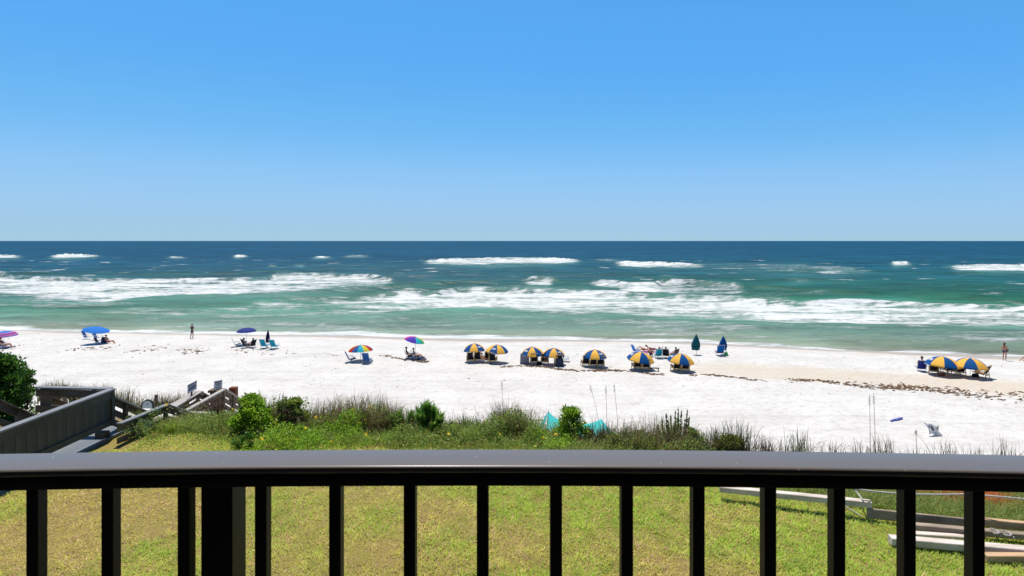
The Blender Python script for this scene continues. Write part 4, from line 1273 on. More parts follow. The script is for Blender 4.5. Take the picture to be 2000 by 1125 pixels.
umbrella('bright plain blue umbrella tilted over two blue chairs', 186.5, 671, 639.5, 45, (C_SKY,), tilt=(0.05, 0.16), depth=.26, cpx=189, valance=False)
umbrella('plain navy umbrella over a huddle of dark chairs', 481.5, 673, 640.5, 37, (C_NAVY,), tilt=(0, 0.03), depth=.36, valance=False)
RB = (C_CYAN, C_LIME, C_RED, C_BLUE, C_MBLUE, C_GREEN, C_LIME, C_ORANGE, C_BLUE, C_LIME, C_RED, C_MBLUE)
umbrella('round rainbow panelled umbrella shading two empty blue chairs', 704, 705, 674, 48, RB, n=12, phase=-90, depth=.44, valance=False)
RB2 = (C_VIO, C_CYAN, C_GREEN, C_LIME, C_ORANGE, C_RED, C_MAG, C_PINK, C_MAG, C_VIO)
umbrella('small rainbow umbrella tilted to the right on a tall thin pole', 811, 697, 658.5, 40, RB2, n=10, phase=-98, tilt=(0, 0.22), depth=.36, valance=False)
closed_umbrella('folded deep teal umbrella standing alone near the surf', 1360, 693, 652.5, 15, C_DTEAL, lean=0.0)
closed_umbrella('folded royal blue umbrella behind the chair with orange towel', 1413, 692, 656, 14, C_BLUE, lean=0.0)
closed_umbrella('thin folded navy umbrella between two turquoise chairs', 523, 677, 643, 7, C_DNAVY, lean=0.02)

GW = 'wooden chairs with black canvas under the umbrellas'
W = lambda label, px, py, face=0, **k: chair(label, px, py, C_BLACK, face, 'wood', group=GW, **k)
W('black canvas wooden chair at the west end of the umbrella row', 919, 708)
W('black canvas wooden chair with orange towel edge, under the westmost blue and yellow umbrella', 934, 707, 4, seat_m=C_ORANGE)
W('black canvas wooden chair standing in the gap between the two westmost umbrellas', 952, 707, -6)
W('black canvas wooden chair under the second blue and yellow umbrella', 963, 709, 8)
W('wooden chair hidden behind the hanging grey striped towel', 1025, 709, -5)
W('black canvas wooden chair with a sitter, right of the grey striped towel', 1043, 711)
W('black canvas wooden chair right of the black beach bag', 1064, 711, 6)
W('wooden chair draped with a dark blue towel beside the pale open seat', 1091, 714)
W('first of the three empty wooden chairs under the lone umbrella', 1143, 715, -3)
W('middle one of the three empty wooden chairs under the lone umbrella', 1158, 717)
W('last of the three empty wooden chairs, nearest the weed line', 1172, 717, 2)
W('occupied black canvas chair at left under the umbrella by the sunbathers', 1243, 722, -3)
W('occupied black canvas chair at right under the umbrella by the sunbathers', 1261, 723, 3)
W('empty black canvas chair left of the white pole nearest the folded teal umbrella', 1320, 725, -2)
W('black canvas chair with brown head cloth right of the white pole', 1337, 726, 2)
W('wooden chair under the grey draped towel near the lone sitter', 1824, 730, 35)
W('black canvas chair behind the red brown cool box', 1850, 729)
W('black canvas chair in deep shade between the two rightmost umbrellas', 1872, 732, 10)
W('black canvas chair with a yellow cushion, rightmost on the beach', 1917, 737, -30, seat_m=C_YEL)

GS = 'low sling chairs on the sand'
S = lambda label, px, py, m, face=0, **k: chair(label, px, py, m, face, 'sling', group=GS, **k)
S('blue patterned sling chair below the pink ringed umbrella', 7, 681, C_MBLUE, 70, s=1.15)
S('empty blue sling chair furthest left below the plain blue umbrella', 172, 663, C_MBLUE, 80, s=1.15)
S('empty blue sling chair behind the plain blue umbrella pole', 192, 664, C_MBLUE, 80, s=1.15)
S('low brown and white chair beside the plain blue umbrella pole', 193, 672, C_BROWN, 85, s=0.8)
S('empty dark navy chair left of the navy umbrella', 464, 677, C_DNAVY, 60, s=1.1)
S('dark occupied chair under the navy umbrella', 482, 679, C_BLACK, 35, s=1.1)
S('dark chair facing left toward the others under the navy umbrella', 491, 679, C_BLACK, -60, s=1.0)
S('turquoise sling chair left of the thin folded navy umbrella', 518, 680, C_TEAL, 12, s=1.15)
S('turquoise sling chair right of the thin folded navy umbrella', 537, 681, C_TEAL, 14, s=1.15)
S('blue sling chair turned sideways at left below the round rainbow umbrella', 687, 707, C_MBLUE, 60, s=1.15)
S('blue sling chair seen from behind below the round rainbow umbrella', 718, 709, C_MBLUE, 10, s=1.15)
S('black sling chair at left below the tilted rainbow umbrella', 800, 701, C_BLACK, 75, s=1.05)
S('dark sling chair at right below the tilted rainbow umbrella', 814, 702, C_DGREY, 78, s=1.05)
S('royal blue sling chair beside the folded royal blue umbrella', 1405, 694, C_BLUE, 5, s=1.2)
S('navy sling chair of the lone sitter left of the last umbrellas', 1799, 725, C_NAVY, 25, s=1.1)
S('turquoise sling chair among the sunbathers', 1285, 699, C_TEAL, 0, s=1.05)
S('dark sling chair at left of the pair in shadowless sun behind the umbrellas', 1301, 699, C_BLACK, 20, s=1.05)
S('dark sling chair at right of the pair behind the umbrellas', 1316, 698, C_BROWN, -25, s=1.0)
S('bright blue lounge chair behind the lettered edge of the sunbathers umbrella', 1243, 690, C_SKY, 70, s=1.0)
S('pale blue folding seat lying open right of the umbrella pair', 1106, 706, cloth('pale_blue_cloth', srgb(160, 184, 206, .75), .1), 95, s=0.95)

# ---- people
person('walker in a grey blue dress with a hand on the hip at the water edge', 375, 661, 'stand_hip', 12, SKIN2, (('shirt', C_DGREY), ('shorts', C_DGREY), ('hair', HAIRD)), s=0.98)
person('woman in swimwear and black cap looking out at the surf', 1962, 704.5, 'stand_hold', 62, SKIN, (('swim_bottoms', C_DGREY), ('swim_top', C_BROWN), ('long_hair', HAIRR), ('cap', C_BLACK)), s=1.0)
q = on_ground(1962, 704.5)
hb = MB()
rows = [[(.13 * f * math.cos(a), .05 * f * math.sin(a), z) for a in np.linspace(0, 6.2832, 15)] for z, f in ((-.17, .5), (-.16, .9), (0, 1.05), (.13, .9), (.15, .5))]
hb.sheet(rows)
tag(hb.build('dark_bag', C_BLACK, None, loc=(q.x + .30, q.y + .12, q.z + .97), rot=(0, R(18), R(-62))), 'dark bag held by the woman in the black cap', 'bag')
SITW = lambda *w: tuple(w)
person('person in dark clothes with bare legs under the pink ringed umbrella', 9, 681, 'sit', 72, SKIN, SITW(('shirt', C_DNAVY), ('shorts', C_PURP), ('hair', HAIRD)), s=1.1)
person('sunbather in red shorts stretched out beside the plain blue umbrella', 213, 671, 'sit', 84, SKIN, SITW(('shorts', C_RED), ('hair', HAIRD)), s=1.0, lift=-.12)
person('person in black seated under the navy umbrella', 482, 679, 'sit', 35, SKIN2, SITW(('shirt', C_BLACK), ('shorts', C_DNAVY), ('hair', HAIRD)), s=1.0)
person('person in black turned to a companion under the navy umbrella', 491, 679, 'sit', -60, SKIN2, SITW(('shirt', C_BLACK), ('shorts', C_BLACK), ('hair', HAIRD)), s=.95)
person('person in black cap and shirt below the tilted rainbow umbrella', 800, 701, 'sit', 75, SKIN2, SITW(('shirt', C_BLACK), ('shorts', C_BLACK), ('cap', C_BLACK)), s=1.05)
person('person in grey shirt with legs up below the tilted rainbow umbrella', 814, 702, 'sit', 78, SKIN, SITW(('shirt', C_DGREY), ('shorts', C_DGREY), ('hair', HAIRD)), s=1.0)
person('pale bare shouldered person bending between the two westmost umbrellas', 945, 709, 'sit', 40, SKIN, SITW(('swim_bottoms', C_WHITE), ('hair', HAIRR)), s=.9)
person('person in brown seated right of the grey striped towel', 1043, 711, 'sit', 0, SKIN2, SITW(('shirt', C_MAROON), ('shorts', C_MAROON), ('hair', HAIRD)), s=1.0, lift=.06)
person('person in maroon seated in the chair right of the black bag', 1065, 712, 'sit', 6, SKIN2, SITW(('shirt', C_BROWN), ('shorts', C_BLACK), ('hair', HAIRD)), s=1.0, lift=.06)
person('person in red top in the chair with dark blue towel', 1091, 714, 'sit', 0, SKIN2, SITW(('shirt', C_MAROON), ('shorts', C_DGREY), ('hair', HAIRD)), s=1.0, lift=.08)
person('person in black in the left chair by the sunbathers umbrella', 1243, 722, 'sit', -3, SKIN2, SITW(('shirt', C_BLACK), ('shorts', C_DNAVY), ('hair', HAIRD)), lift=.08)
person('person in black in the right chair by the sunbathers umbrella', 1261, 723, 'sit', 3, SKIN2, SITW(('shirt', C_BLACK), ('shorts', C_BLACK), ('hair', HAIRR)), lift=.08)
person('bare sunbather lying furthest left among the group behind the umbrella', 1258, 687, 'lie', -75, SKIN, SITW(('swim_bottoms', C_ORANGE), ('hair', HAIRR)), s=1.05, lift=.1)
person('bare sunbather propped on elbows in the middle of the group', 1276, 686, 'prone', 100, SKIN, SITW(('swim_bottoms', C_PINK), ('swim_top', C_PINK), ('hair', HAIRR)), s=1.05, lift=.08)
person('person in navy sitting upright among the sunbathers', 1271, 696, 'sit', 20, SKIN, SITW(('shirt', C_DNAVY), ('shorts', C_DNAVY), ('hair', HAIRD)), s=.95, lift=-.12)
person('tanned person leaning back in the turquoise chair', 1286, 699, 'sit', 0, SKIN2, SITW(('shorts', C_TEAL), ('hair', HAIRD)), s=1.0)
person('person in black leaning on the dark chair behind the umbrellas', 1301, 699, 'sit', 20, SKIN2, SITW(('shirt', C_BLACK), ('shorts', C_BLACK), ('hair', HAIRD)))
person('brown haired person in white top on the dark chair behind the umbrellas', 1316, 698, 'sit', -25, SKIN, SITW(('shirt', C_WHITE), ('shorts', C_BROWN), ('hair', HAIRR)), s=.95)
person('lone sitter with an arm raised in a navy chair', 1799, 725, 'sit', 25, SKIN2, SITW(('shirt', C_DGREY), ('shorts', C_DNAVY), ('hair', HAIRD)), s=1.12, lift=.12)
person('person in pale clothes in the shade of the two rightmost umbrellas', 1872, 731, 'sit', 10, SKIN, SITW(('shirt', C_MAROON), ('shorts', C_BLACK), ('hair', HAIRD)), lift=.06)
person('sitter whose bare leg reaches in at the right edge of the beach', 2010, 705, 'sit', -85, SKIN, SITW(('shorts', C_DNAVY), ('hair', HAIRD)), s=1.05, lift=-.1)

# ---- towels, bags and boxes
towel('grey striped towel hanging over a chair back', 1024.5, 709, .74, .93, C_GREY)
towel('pale grey towel draped over the chair by the lone sitter', 1823, 728, .8, .62, C_GREY, lift=.48, face=20)
towel('dark blue towel over the chair beside the pale open seat', 1092, 714, .62, .66, C_DGREY, lift=.05)
towel('orange towel spread on the royal blue chair', 1405, 694, .6, .7, C_ORANGE, lift=.26, flat=True)
towel('pink towel spread under the sunbathers', 1262, 688, 1.7, 1.0, C_PINK, flat=True)
towel('dark mat and shadow as one sheet below the tilted rainbow umbrella', 812, 703, 1.9, 1.1, C_DGREY, flat=True)  # dark sheet that also draws the shadow under the umbrella as colour
bag('dark backpack standing beside the sunbather in red', 203, 670, .55, .62, C_DGREY, name='backpack')
bag('black beach bag in the shade below the third blue and yellow umbrella', 1053, 713, .42, .3, C_BLACK)
bag('bright green bag beside the folded royal blue umbrella', 1418, 695, .34, .34, C_GREEN)
bag('black bag on the sand under the rightmost umbrella', 1905, 737, .5, .28, C_BLACK)
def cool_box():
    b = on_ground(1838, 734)
    root = thing('cool_box', 'red brown cool box under the umbrella by the lone sitter', 'cool box', b)
    MB().beam((-.22, 0, .15), (.22, 0, .15), .3, .28, ch=.02).build('body', mat('red_brown_plastic', srgb(140, 70, 50, .6), rough=.4), root)
    MB().beam((-.235, 0, .31), (.235, 0, .31), .32, .05, ch=.012).build('lid', mat('cream_plastic', srgb(226, 210, 180, .7), rough=.4), root)
    MB().tube([(-.24, 0, .22), (-.24, -.1, .37), (.24, -.1, .37), (.24, 0, .22)], .012, 6).build('handle', DARKP, root)
cool_box()
bx = MB()
def side_tray():
    b = on_ground(1277, 725)
    root = thing('low_tray_table', 'low dark tray table right of the sunbathers umbrella', 'table', b)
    MB().beam((-.42, 0, .26), (.42, -.05, .26), .34, .03).build('table_top', DARKP, root)
    for sx in (-1, 1):
        MB().beam((sx * .36, 0, 0), (sx * .36, 0, .25), .04, .26, (0, 1, 0)).build('leg', WOODL, root)
side_tray()

# ---- the turquoise beach shade behind the bushes
def shade_tent():
    d = 27.5
    b = at(1118, 860, d)
    root = thing('sunshade_tent', 'turquoise fabric sunshade on two peaks behind the bluff bushes', 'sunshade', (b.x, b.y, terf(b.x, b.y)))
    o = Vector(root.location)
    fab = cloth('sea_green_fabric', srgb(96, 240, 236, 1.0), .6)
    fab2 = cloth('sea_green_strap', srgb(70, 222, 222, 1.0), .5)
    A, B = at(1071, 803, d), at(1174, 818, d - .4)
    LA, RB_ = at(1060, 868, d - 1.6), at(1182, 872, d - 1.9)
    rows = []
    for j in range(9):
        f = j / 8
        row = []
        for i in range(17):
            u = i / 16
            p = A.lerp(B, u) * (1 - f) + LA.lerp(RB_, u) * f
            sag = 0.50 * (4 * u * (1 - u)) ** .8 * (1 - f) * (1 - .25 * u)
            fold = .05 * math.sin(u * 15 + f * 3) * f
            row.append(p - o - Vector((0, 0, sag + .22 * math.sin(math.pi * f) * .6)) + Vector((0, fold, 0)))
        rows.append(row)
    MB().sheet(rows).build('canopy', fab, root)
    for P_, Q, w in ((A, at(1040, 852, d - .3), -1), (B, at(1200, 852, d - .6), 1)):
        rows = [[P_ - o + (Q - P_) * f + Vector((-w * .34 * v * f * (1.6 - f), .25 * v * f, -.3 * v * f * (1 - f))) for v in (0, .5, 1)] for f in np.linspace(0, 1, 8)]
        MB().sheet(rows).build('side_wing', fab2, root)
    for P_ in (A, B):
        g = Vector((P_.x, P_.y, terf(P_.x, P_.y)))
        MB().tube([g - o, P_ - o + Vector((0, 0, .03))], .02, 8).build('pole', ALU, root)
shade_tent()

def litter():
    b = on_ground(1751, 821.5)
    a, c = at(1740, 824.5, b.y - .25), at(1762, 817.5, b.y + .3)
    a.z, c.z = terf(a.x, a.y) + .06, terf(c.x, c.y) + .06
    m = mat('violet_foam', srgb(116, 122, 214, .75), srgb(140, 144, 226, .75), rough=.6)
    mid = a.lerp(c, .5) + Vector((0, -.03, .0))
    o = MB().tube([a - mid, a.lerp(c, .25) - mid + Vector((0, .02, .01)), Vector((0, -.02, .02)), a.lerp(c, .75) - mid + Vector((0, .02, .01)), c - mid], [.05, .062, .06, .062, .058], 10).build('foam_noodle', m, loc=mid)
    tag(o, 'violet foam noodle lying alone on the white sand', 'pool noodle')
    b = on_ground(1824, 852)
    root = thing('crumpled_paper', 'crumpled printed white sheet propped up on the sand', 'sheet', b)
    mp_ = mat('white_sheet', (0.62, 0.64, 0.66, 1), (0.7, 0.71, 0.72, 1), rough=.6)
    s = 1.0 / F * b.y
    rows = []
    for j in range(7):
        f = j / 6
        rows.append([(s * (-8 + 22 * u - 5 * f + 3 * math.sin(u * 9 + f * 5)), .10 * math.sin(u * 12 + f * 4) + .22 * f, s * (2 + 24 * f * (1 - .35 * u) + 3 * math.sin(7 * u + 3 * f))) for u in np.linspace(0, 1, 9)])
    o = MB().sheet(rows, False).build('sheet', mp_, root)
    o.modifiers.new('thickness', 'SOLIDIFY').thickness = .008
    for k in range(4):
        r0 = rows[3 + k // 2]; r1 = rows[4 + k // 2]
        i0 = 1 + (k % 2) * 2
        q = [Vector(r0[i0]), Vector(r0[i0 + 2]), Vector(r1[i0 + 2]), Vector(r1[i0])]
        c = sum(q, Vector()) / 4
        MB().add([c + (v - c) * .55 + Vector((0, -.02, 0)) for v in q], [(0, 1, 2, 3)]).build('print_bar', S_INK, root)
    rows = [[(s * (12 + 10 * u * (1 - f)), .1 + .25 * u, s * (20 * f * (1 - .5 * u) + 1)) for u in np.linspace(0, 1, 5)] for f in np.linspace(0, 1, 5)]
    MB().sheet(rows, False).build('folded_flap', mat('grey_sheet', srgb(170, 172, 170, .7), rough=.6), root)
litter()

# ---- washed up weed along the old tide line
def weed():
    n = 7600
    xs = rng.uniform(-68, 62, n)
    wy = np.interp(xs, [-66, -40, -13, -5, 0, 8, 16, 26, 38, 60], [58, 57.5, 53.5, 49.5, 48.5, 46.5, 44.6, 42.0, 37.5, 32])
    dens = np.interp(xs, [-68, -52, -40, -36, -28, -22, -13.5, -12.5, -4, -1, 6, 9, 20, 26, 34, 62], [.22, .25, .2, .35, .15, .08, .15, 1, .9, .6, .5, .7, .6, .75, 1.0, 1.0])
    clump = fbm(xs * 0.35, xs * 0 + 7, 91, 3)
    keep = rng.random(n) < dens * sstep(0.32, 0.6, clump + 0.12 * (xs > 22))
    xs, wy = xs[keep], wy[keep]
    n = len(xs)
    sp = np.interp(xs, [-60, -20, -12, 20, 30, 62], [1.5, 1.3, 0.30, 0.25, 1.0, 1.9])
    ys = wy + rng.normal(0, 1, n) * sp * 0.7 + 0.5 * np.sin(xs * .9)
    # scattered bits up and down the beach
    m_ = 900
    xb = rng.uniform(-66, 60, m_); yb = shore(xb) - rng.uniform(2.5, 26, m_)
    xs, ys = np.concatenate([xs, xb]), np.concatenate([ys, yb])
    big = np.concatenate([np.ones(n), np.full(m_, .42)])
    N = len(xs)
    zs = ter(xs, ys)
    k = 7
    A = np.linspace(0, 2 * np.pi, k, endpoint=False)[None, :]
    rr = (0.04 + 0.11 * rng.random(N) ** 2.5)[:, None] * big[:, None] * (0.6 + 0.8 * rng.random((N, k)))
    rot = rng.normal(0, .35, N)[:, None]
    ex = np.cos(A) * rr * 2.3; ey = np.sin(A) * rr * 0.55
    VX = xs[:, None] + ex * np.cos(rot) - ey * np.sin(rot); VY = ys[:, None] + ex * np.sin(rot) + ey * np.cos(rot)
    VZ = zs[:, None] - 0.01 + 0.0 * VX
    ring = np.stack([VX, VY, VZ], -1)
    top = np.stack([xs, ys, zs + (0.03 + 0.07 * rng.random(N)) * big], -1)[:, None, :]
    V = np.concatenate([ring, top], 1).reshape(-1, 3)
    base = np.arange(N)[:, None] * (k + 1)
    Fs = np.concatenate([np.stack([base[:, 0] + i, base[:, 0] + (i + 1) % k, base[:, 0] + k], 1) for i in range(k)])
    me = mesh_np('seaweed', V, Fs)
    tag(link_mesh('seaweed', me, mat('dried_weed', srgb(132, 106, 84, .7), srgb(88, 70, 56, .6), scale=8, rough=.9, spec=.1, bump=.5)), 'dark brown seaweed washed up along the tide line', kind='stuff')
weed()

# ------------------------------------------------------------------ plants of the bluff
LEAF = leaf_mat('leaf', 0.42, 0.4, 0.5)
BLADE = leaf_mat('blade', 0.6, 0.25, 0.45)
STEM = mat('plant_stem', srgb(96, 74, 54, .5), srgb(70, 54, 42, .5), scale=9, rough=0.9, spec=0.1)
def pal(*cs):
    a = np.array([srgb(*c)[:3] for c in cs])
    def f(n):
        i, j, t = rng.integers(0, len(a), n), rng.integers(0, len(a), n), rng.random(n)[:, None]
        return a[i] * (1 - t) + a[j] * t
    return f
def leaf_arrays(P, out, L, Wd, C, droop=0.25):
    """leaf quads: P (n,3) bases, out (n,3) directions, length L, width Wd, colours C"""
    n = len(P)
    d = out / np.linalg.norm(out, axis=1, keepdims=True)
    r = rng.normal(size=(n, 3)); s = np.cross(d, r); s /= np.linalg.norm(s, axis=1, keepdims=True) + 1e-9
    u = np.cross(s, d)
    L, Wd = np.broadcast_to(L, n)[:, None], np.broadcast_to(Wd, n)[:, None]
    tip = P + d * L - np.array([0, 0, 1]) * L * droop * rng.random((n, 1))
    mid = P + d * L * .5
    V = np.stack([P, mid + s * Wd * .5 + u * Wd * .12, tip, mid - s * Wd * .5 + u * Wd * .12], 1).reshape(-1, 3)
    return V, np.arange(4 * n, dtype=np.int32).reshape(-1, 4), np.repeat(C, 4, 0)
def blade_arrays(P, az, hgt, reach, w, C, seg=4, curl=1.0):
    """arching grass blades as tapering ribbons"""
    n = len(P)
    t = np.linspace(0, 1, seg + 1)[None, :, None]
    dirv = np.stack([np.cos(az), np.sin(az), np.zeros(n)], 1)[:, None, :]
    sd = np.stack([-np.sin(az), np.cos(az), np.zeros(n)], 1)[:, None, :]
    hgt, reach, w = [np.broadcast_to(v, n)[:, None, None] for v in (hgt, reach, w)]
    fall = curl * reach * 0.55
    mid = P[:, None, :] + dirv * reach * t ** 1.7 + np.array([0, 0, 1.0]) * (hgt * t - fall * np.clip(t - .55, 0, 1) ** 2 * 3)
    wd = w * (1 - t) ** .7 * .5 + .0006
    twist = rng.random((n, 1, 1)) * .8
    V = np.stack([mid - sd * wd * (1 - twist) - np.array([0, 0, 1]) * wd * twist * .3, mid + sd * wd], 2).reshape(n, -1, 3)
    k = 2 * (seg + 1)
    b = (np.arange(n) * k)[:, None]
    q = np.concatenate([np.stack([b[:, 0] + 2 * i, b[:, 0] + 2 * i + 1, b[:, 0] + 2 * i + 3, b[:, 0] + 2 * i + 2], 1) for i in range(seg)])
    return V.reshape(-1, 3), q, np.repeat(C, k, 0)
def join(parts):
    V, Q, C, o = [], [], [], 0
    for v, q, c in parts:
        V.append(v); Q.append(q + o); C.append(c); o += len(v)
    return np.concatenate(V), np.concatenate(Q), np.concatenate(C)

def base_at(px, d):
    x = (px - 1000) / F * d
    return Vector((x, d, terf(x, d)))
def ztop(py, d):
    return H + (470.3 - py) / F * d

def shrub(name, label, px, d, wpx, top, palette, leaf=(.05, .03), n=4200, group=None, clumps=26, base=None, shape=1.0, cat='shrub', flat=.8, k=.72, bare=0.15):
    b = base_at(px, d)
    if base is not None: b.z = ztop(base, d)
    h = ztop(top, d) - b.z
    r = wpx / 2 / F * d
    root = thing(name, label, cat, b, 0, group)
    cs = []
    mb = MB()
    for i in range(clumps):
        f = (i + .5) / clumps
        z = h * (.18 + .74 * rng.random() ** .75)
        prof = math.sin(math.pi * min(.97, .22 + .74 * z / h) ** shape)
        rad = r * prof * math.sqrt(rng.random()) * 1.0
        a = rng.random() * 2 * math.pi
        c = np.array([rad * math.cos(a), rad * math.sin(a) * flat, z])
        cs.append(c)
        if i % 2 == 0:
            m_ = Vector((c[0] * .45 + rng.normal() * .03, c[1] * .45 + rng.normal() * .03, c[2] * .5))
            mb.tube([(rng.normal() * .04, rng.normal() * .04, 0), m_, tuple(c)], [.016, .011, .004], 5)
    cs = np.array(cs)
    big = rng.lognormal(0, .35, clumps) * r * .27
    ci = rng.integers(0, clumps, n)
    off = rng.normal(size=(n, 3)); off /= np.linalg.norm(off, axis=1, keepdims=True)
    rad = rng.random(n) ** (1 / 2.2)
    P = cs[ci] + off * (rad * big[ci])[:, None] * np.array([1, 1, .85])
    P[:, 2] = np.clip(P[:, 2], .02, h * 1.02)
    out = off + np.array([0, 0, .7]) + rng.normal(size=(n, 3)) * .5
    C = palette(n) * k * 2.1 * (0.8 + 0.4 * rng.random((n, 1)))
    V, Q, C = leaf_arrays(P, out, leaf[0] * (.6 + .8 * rng.random(n)), leaf[1] * (.7 + .6 * rng.random(n)), C)
    link_mesh('foliage', mesh_np('foliage', V, Q, C=C), LEAF, root)
    mb.build('stem', STEM, root)['kind'] = 'stuff'
    return root

def tuft(label, px, d, wpx, top, palette, n=110, group='clumps of beach grass', w=.011, name='grass_clump', curl=1.0, spread=.10, k=.62, base=None, lean=0.0):
    b = base_at(px, d)
    if base is not None: b.z = ztop(base, d)
    h = max(ztop(top, d) - b.z, .12)
    r = wpx / 2 / F * d
    az = rng.random(n) * 2 * np.pi
    P = np.stack([rng.normal(0, spread * r * 2, n), rng.normal(0, spread * r * 2, n), np.full(n, -.02)], 1)
    hh = h * (.45 + .6 * rng.random(n)); rc = r * (.1 + 1.5 * rng.random(n) ** 1.6)
    V, Q, C = blade_arrays(P, az, hh, rc, w * (.6 + .7 * rng.random(n)), palette(n) * k, 5, curl)
    V[:, 0] += lean * np.clip(V[:, 2], 0, 9)
    o = link_mesh(name, mesh_np(name, V, Q, C=C), BLADE, None, loc=b)
    return tag(o, label, 'grass clump', group)

G_BRIGHT = pal((130, 160, 40), (100, 138, 32), (166, 190, 64), (62, 96, 28))
G_MID = pal((106, 132, 56), (70, 100, 40), (130, 150, 72), (140, 134, 68))
G_DARK = pal((44, 82, 26), (30, 60, 20), (70, 112, 38), (96, 132, 52))
G_OLIVE = pal((104, 118, 52), (78, 94, 42), (134, 138, 72), (110, 92, 62))
G_STRAW = pal((150, 132, 96), (112, 92, 70), (92, 84, 56), (104, 116, 56), (80, 66, 54))
G_BROWN = pal((122, 94, 72), (92, 70, 58), (146, 118, 92), (76, 60, 50))
G_OAT = pal((134, 128, 84), (106, 112, 66), (160, 150, 110), (88, 90, 54))
G_GREY = pal((112, 132, 104), (84, 108, 78), (140, 154, 122), (70, 96, 58))
G_YUC = pal((70, 126, 36), (44, 92, 28), (120, 160, 62), (150, 160, 84))

shrub('evergreen_shrub', 'large dark evergreen shrub at the left edge beyond the stairs', 2, 15.6, 118, 688, G_DARK, (.085, .05), 15000, clumps=60, base=850, shape=.9, k=.55)
shrub('evergreen_shrub', 'small dark evergreen sprig sticking out right of the large evergreen', 52, 15.4, 42, 722, G_DARK, (.07, .045), 1500, clumps=12, base=800, k=.6)
shrub('leafy_bush', 'bright green leafy bush right of the stair railings', 494, 14.3, 76, 770, G_BRIGHT, (.066, .044), 8000, clumps=40, k=.66, base=866)
shrub('leafy_bush', 'duller green bush mixed with bare twigs, right of the bright bush', 568, 14.9, 80, 778, G_MID, (.062, .042), 4600, clumps=30, k=.7, base=856)
shrub('leafy_bush', 'upright pointed green bush in front of the turquoise sunshade', 1116, 14.2, 66, 796, G_BRIGHT, (.070, .028), 5600, clumps=54, shape=.9, k=.6, base=884)
shrub('leafy_bush', 'low round leafy bush left of the dark feathery shrub', 1262, 13.7, 74, 845, G_MID, (.045, .034), 3800, clumps=26, k=.75, base=895)
shrub('leafy_bush', 'low bright bush between the sunshade and the pointed bush foot', 1068, 13.9, 60, 858, G_BRIGHT, (.05, .034), 3000, clumps=22, k=.66, base=892)
shrub('leafy_bush', 'grey green herb at the foot of the stair rail', 262, 14.0, 62, 820, G_GREY, (.05, .020), 2400, clumps=20, k=.7, base=858)
shrub('leafy_bush', 'low dark green bush at the lawn corner below the bright bush', 478, 13.2, 40, 842, G_DARK, (.045, .022), 1500, clumps=12, k=.7, base=886)

for px, d, w, top, base, p_, lab in ((642, 14.7, 60, 818, 862, G_MID, 'low mounded bush under the brown clump over the left flowers'), (704, 14.8, 66, 808, 860, G_BRIGHT, 'bright mounded bush in the heart of the yellow flowers'),
        (748, 14.6, 50, 818, 862, G_MID, 'rounded green bush just left of the smaller spiky bush'), (882, 14.2, 54, 830, 876, G_OLIVE, 'olive scrubby bush hugging the right side of the tall spiky bush'),
        (930, 14.2, 60, 838, 880, G_MID, 'loose green bush between tall spiky bush and dark clump'), (975, 13.8, 56, 850, 888, G_BRIGHT, 'leafy mound at the foot of the dark green grass clump'),
        (1020, 14.1, 50, 842, 884, G_OLIVE, 'olive mound just left of the turquoise sunshade'), (1204, 13.7, 50, 848, 890, G_OLIVE, 'dull mound left of the low round leafy bush'),
        (1352, 13.4, 44, 838, 888, G_MID, 'green shoot mound on the right side of the feathery shrub'), (1425, 13.2, 54, 852, 890, G_OLIVE, 'brownish mound under the largest dense grass clump'),
        (600, 14.6, 46, 826, 868, G_MID, 'small green mound right below the dull green bush'), (428, 14.6, 70, 826, 862, G_MID, 'spreading green bush before the dead shrub at the stairs')):
    shrub('mounded_bush', lab, px, d, w, top, p_, (.05, .030), 2600, clumps=22, k=.66, base=base, group='low mounded bushes')

def spiky(label, px, d, wpx, top, base, n=420, L=.30):
    b = base_at(px, d); b.z = ztop(base, d)
    h = ztop(top, d) - b.z; r = wpx / 2 / F * d
    root = thing('spiky_bush', label, 'shrub', b, 0, 'upright bushes with lance leaves')
    mb = MB(); parts = []
    for s in range(20):
        a, rr = rng.random() * 6.28, r * .75 * math.sqrt(rng.random())
        tp = Vector((rr * math.cos(a), rr * math.sin(a) * .8, h * (1 - .45 * (rr / r) ** 1.5) * (.72 + .24 * rng.random())))
        mb.tube([(tp.x * .2, tp.y * .2, 0), tuple(tp * .55), tuple(tp)], [.014, .011, .005], 5)
        m = n // 5
        t = rng.random(m) ** .6
        P = np.outer(t, np.array(tp)) * np.array([1, 1, 1]) 
        az = rng.random(m) * 6.283
        out = np.stack([np.cos(az), np.sin(az), .7 + 1.0 * t], 1)
        V, Q, C = leaf_arrays(P, out, L * (.35 + .35 * rng.random(m)), .020, G_YUC(m) * 1.35 * (.8 + .4 * rng.random((m, 1))), .3)
        parts.append((V, Q, C))
    V, Q, C = join(parts)
    link_mesh('foliage', mesh_np('foliage', V, Q, C=C), LEAF, root)
    mb.build('stem', STEM, root)['kind'] = 'stuff'
spiky('tall dense spiky green bush standing above the flowers', 838, 14.3, 78, 779, 884, 1700, .40)
spiky('smaller spiky green bush left of the tall spiky one', 776, 14.6, 40, 793, 866, 420, .30)
spiky('thin spiky sprout between the two bigger spiky bushes', 804, 14.7, 26, 794, 862, 240, .26)

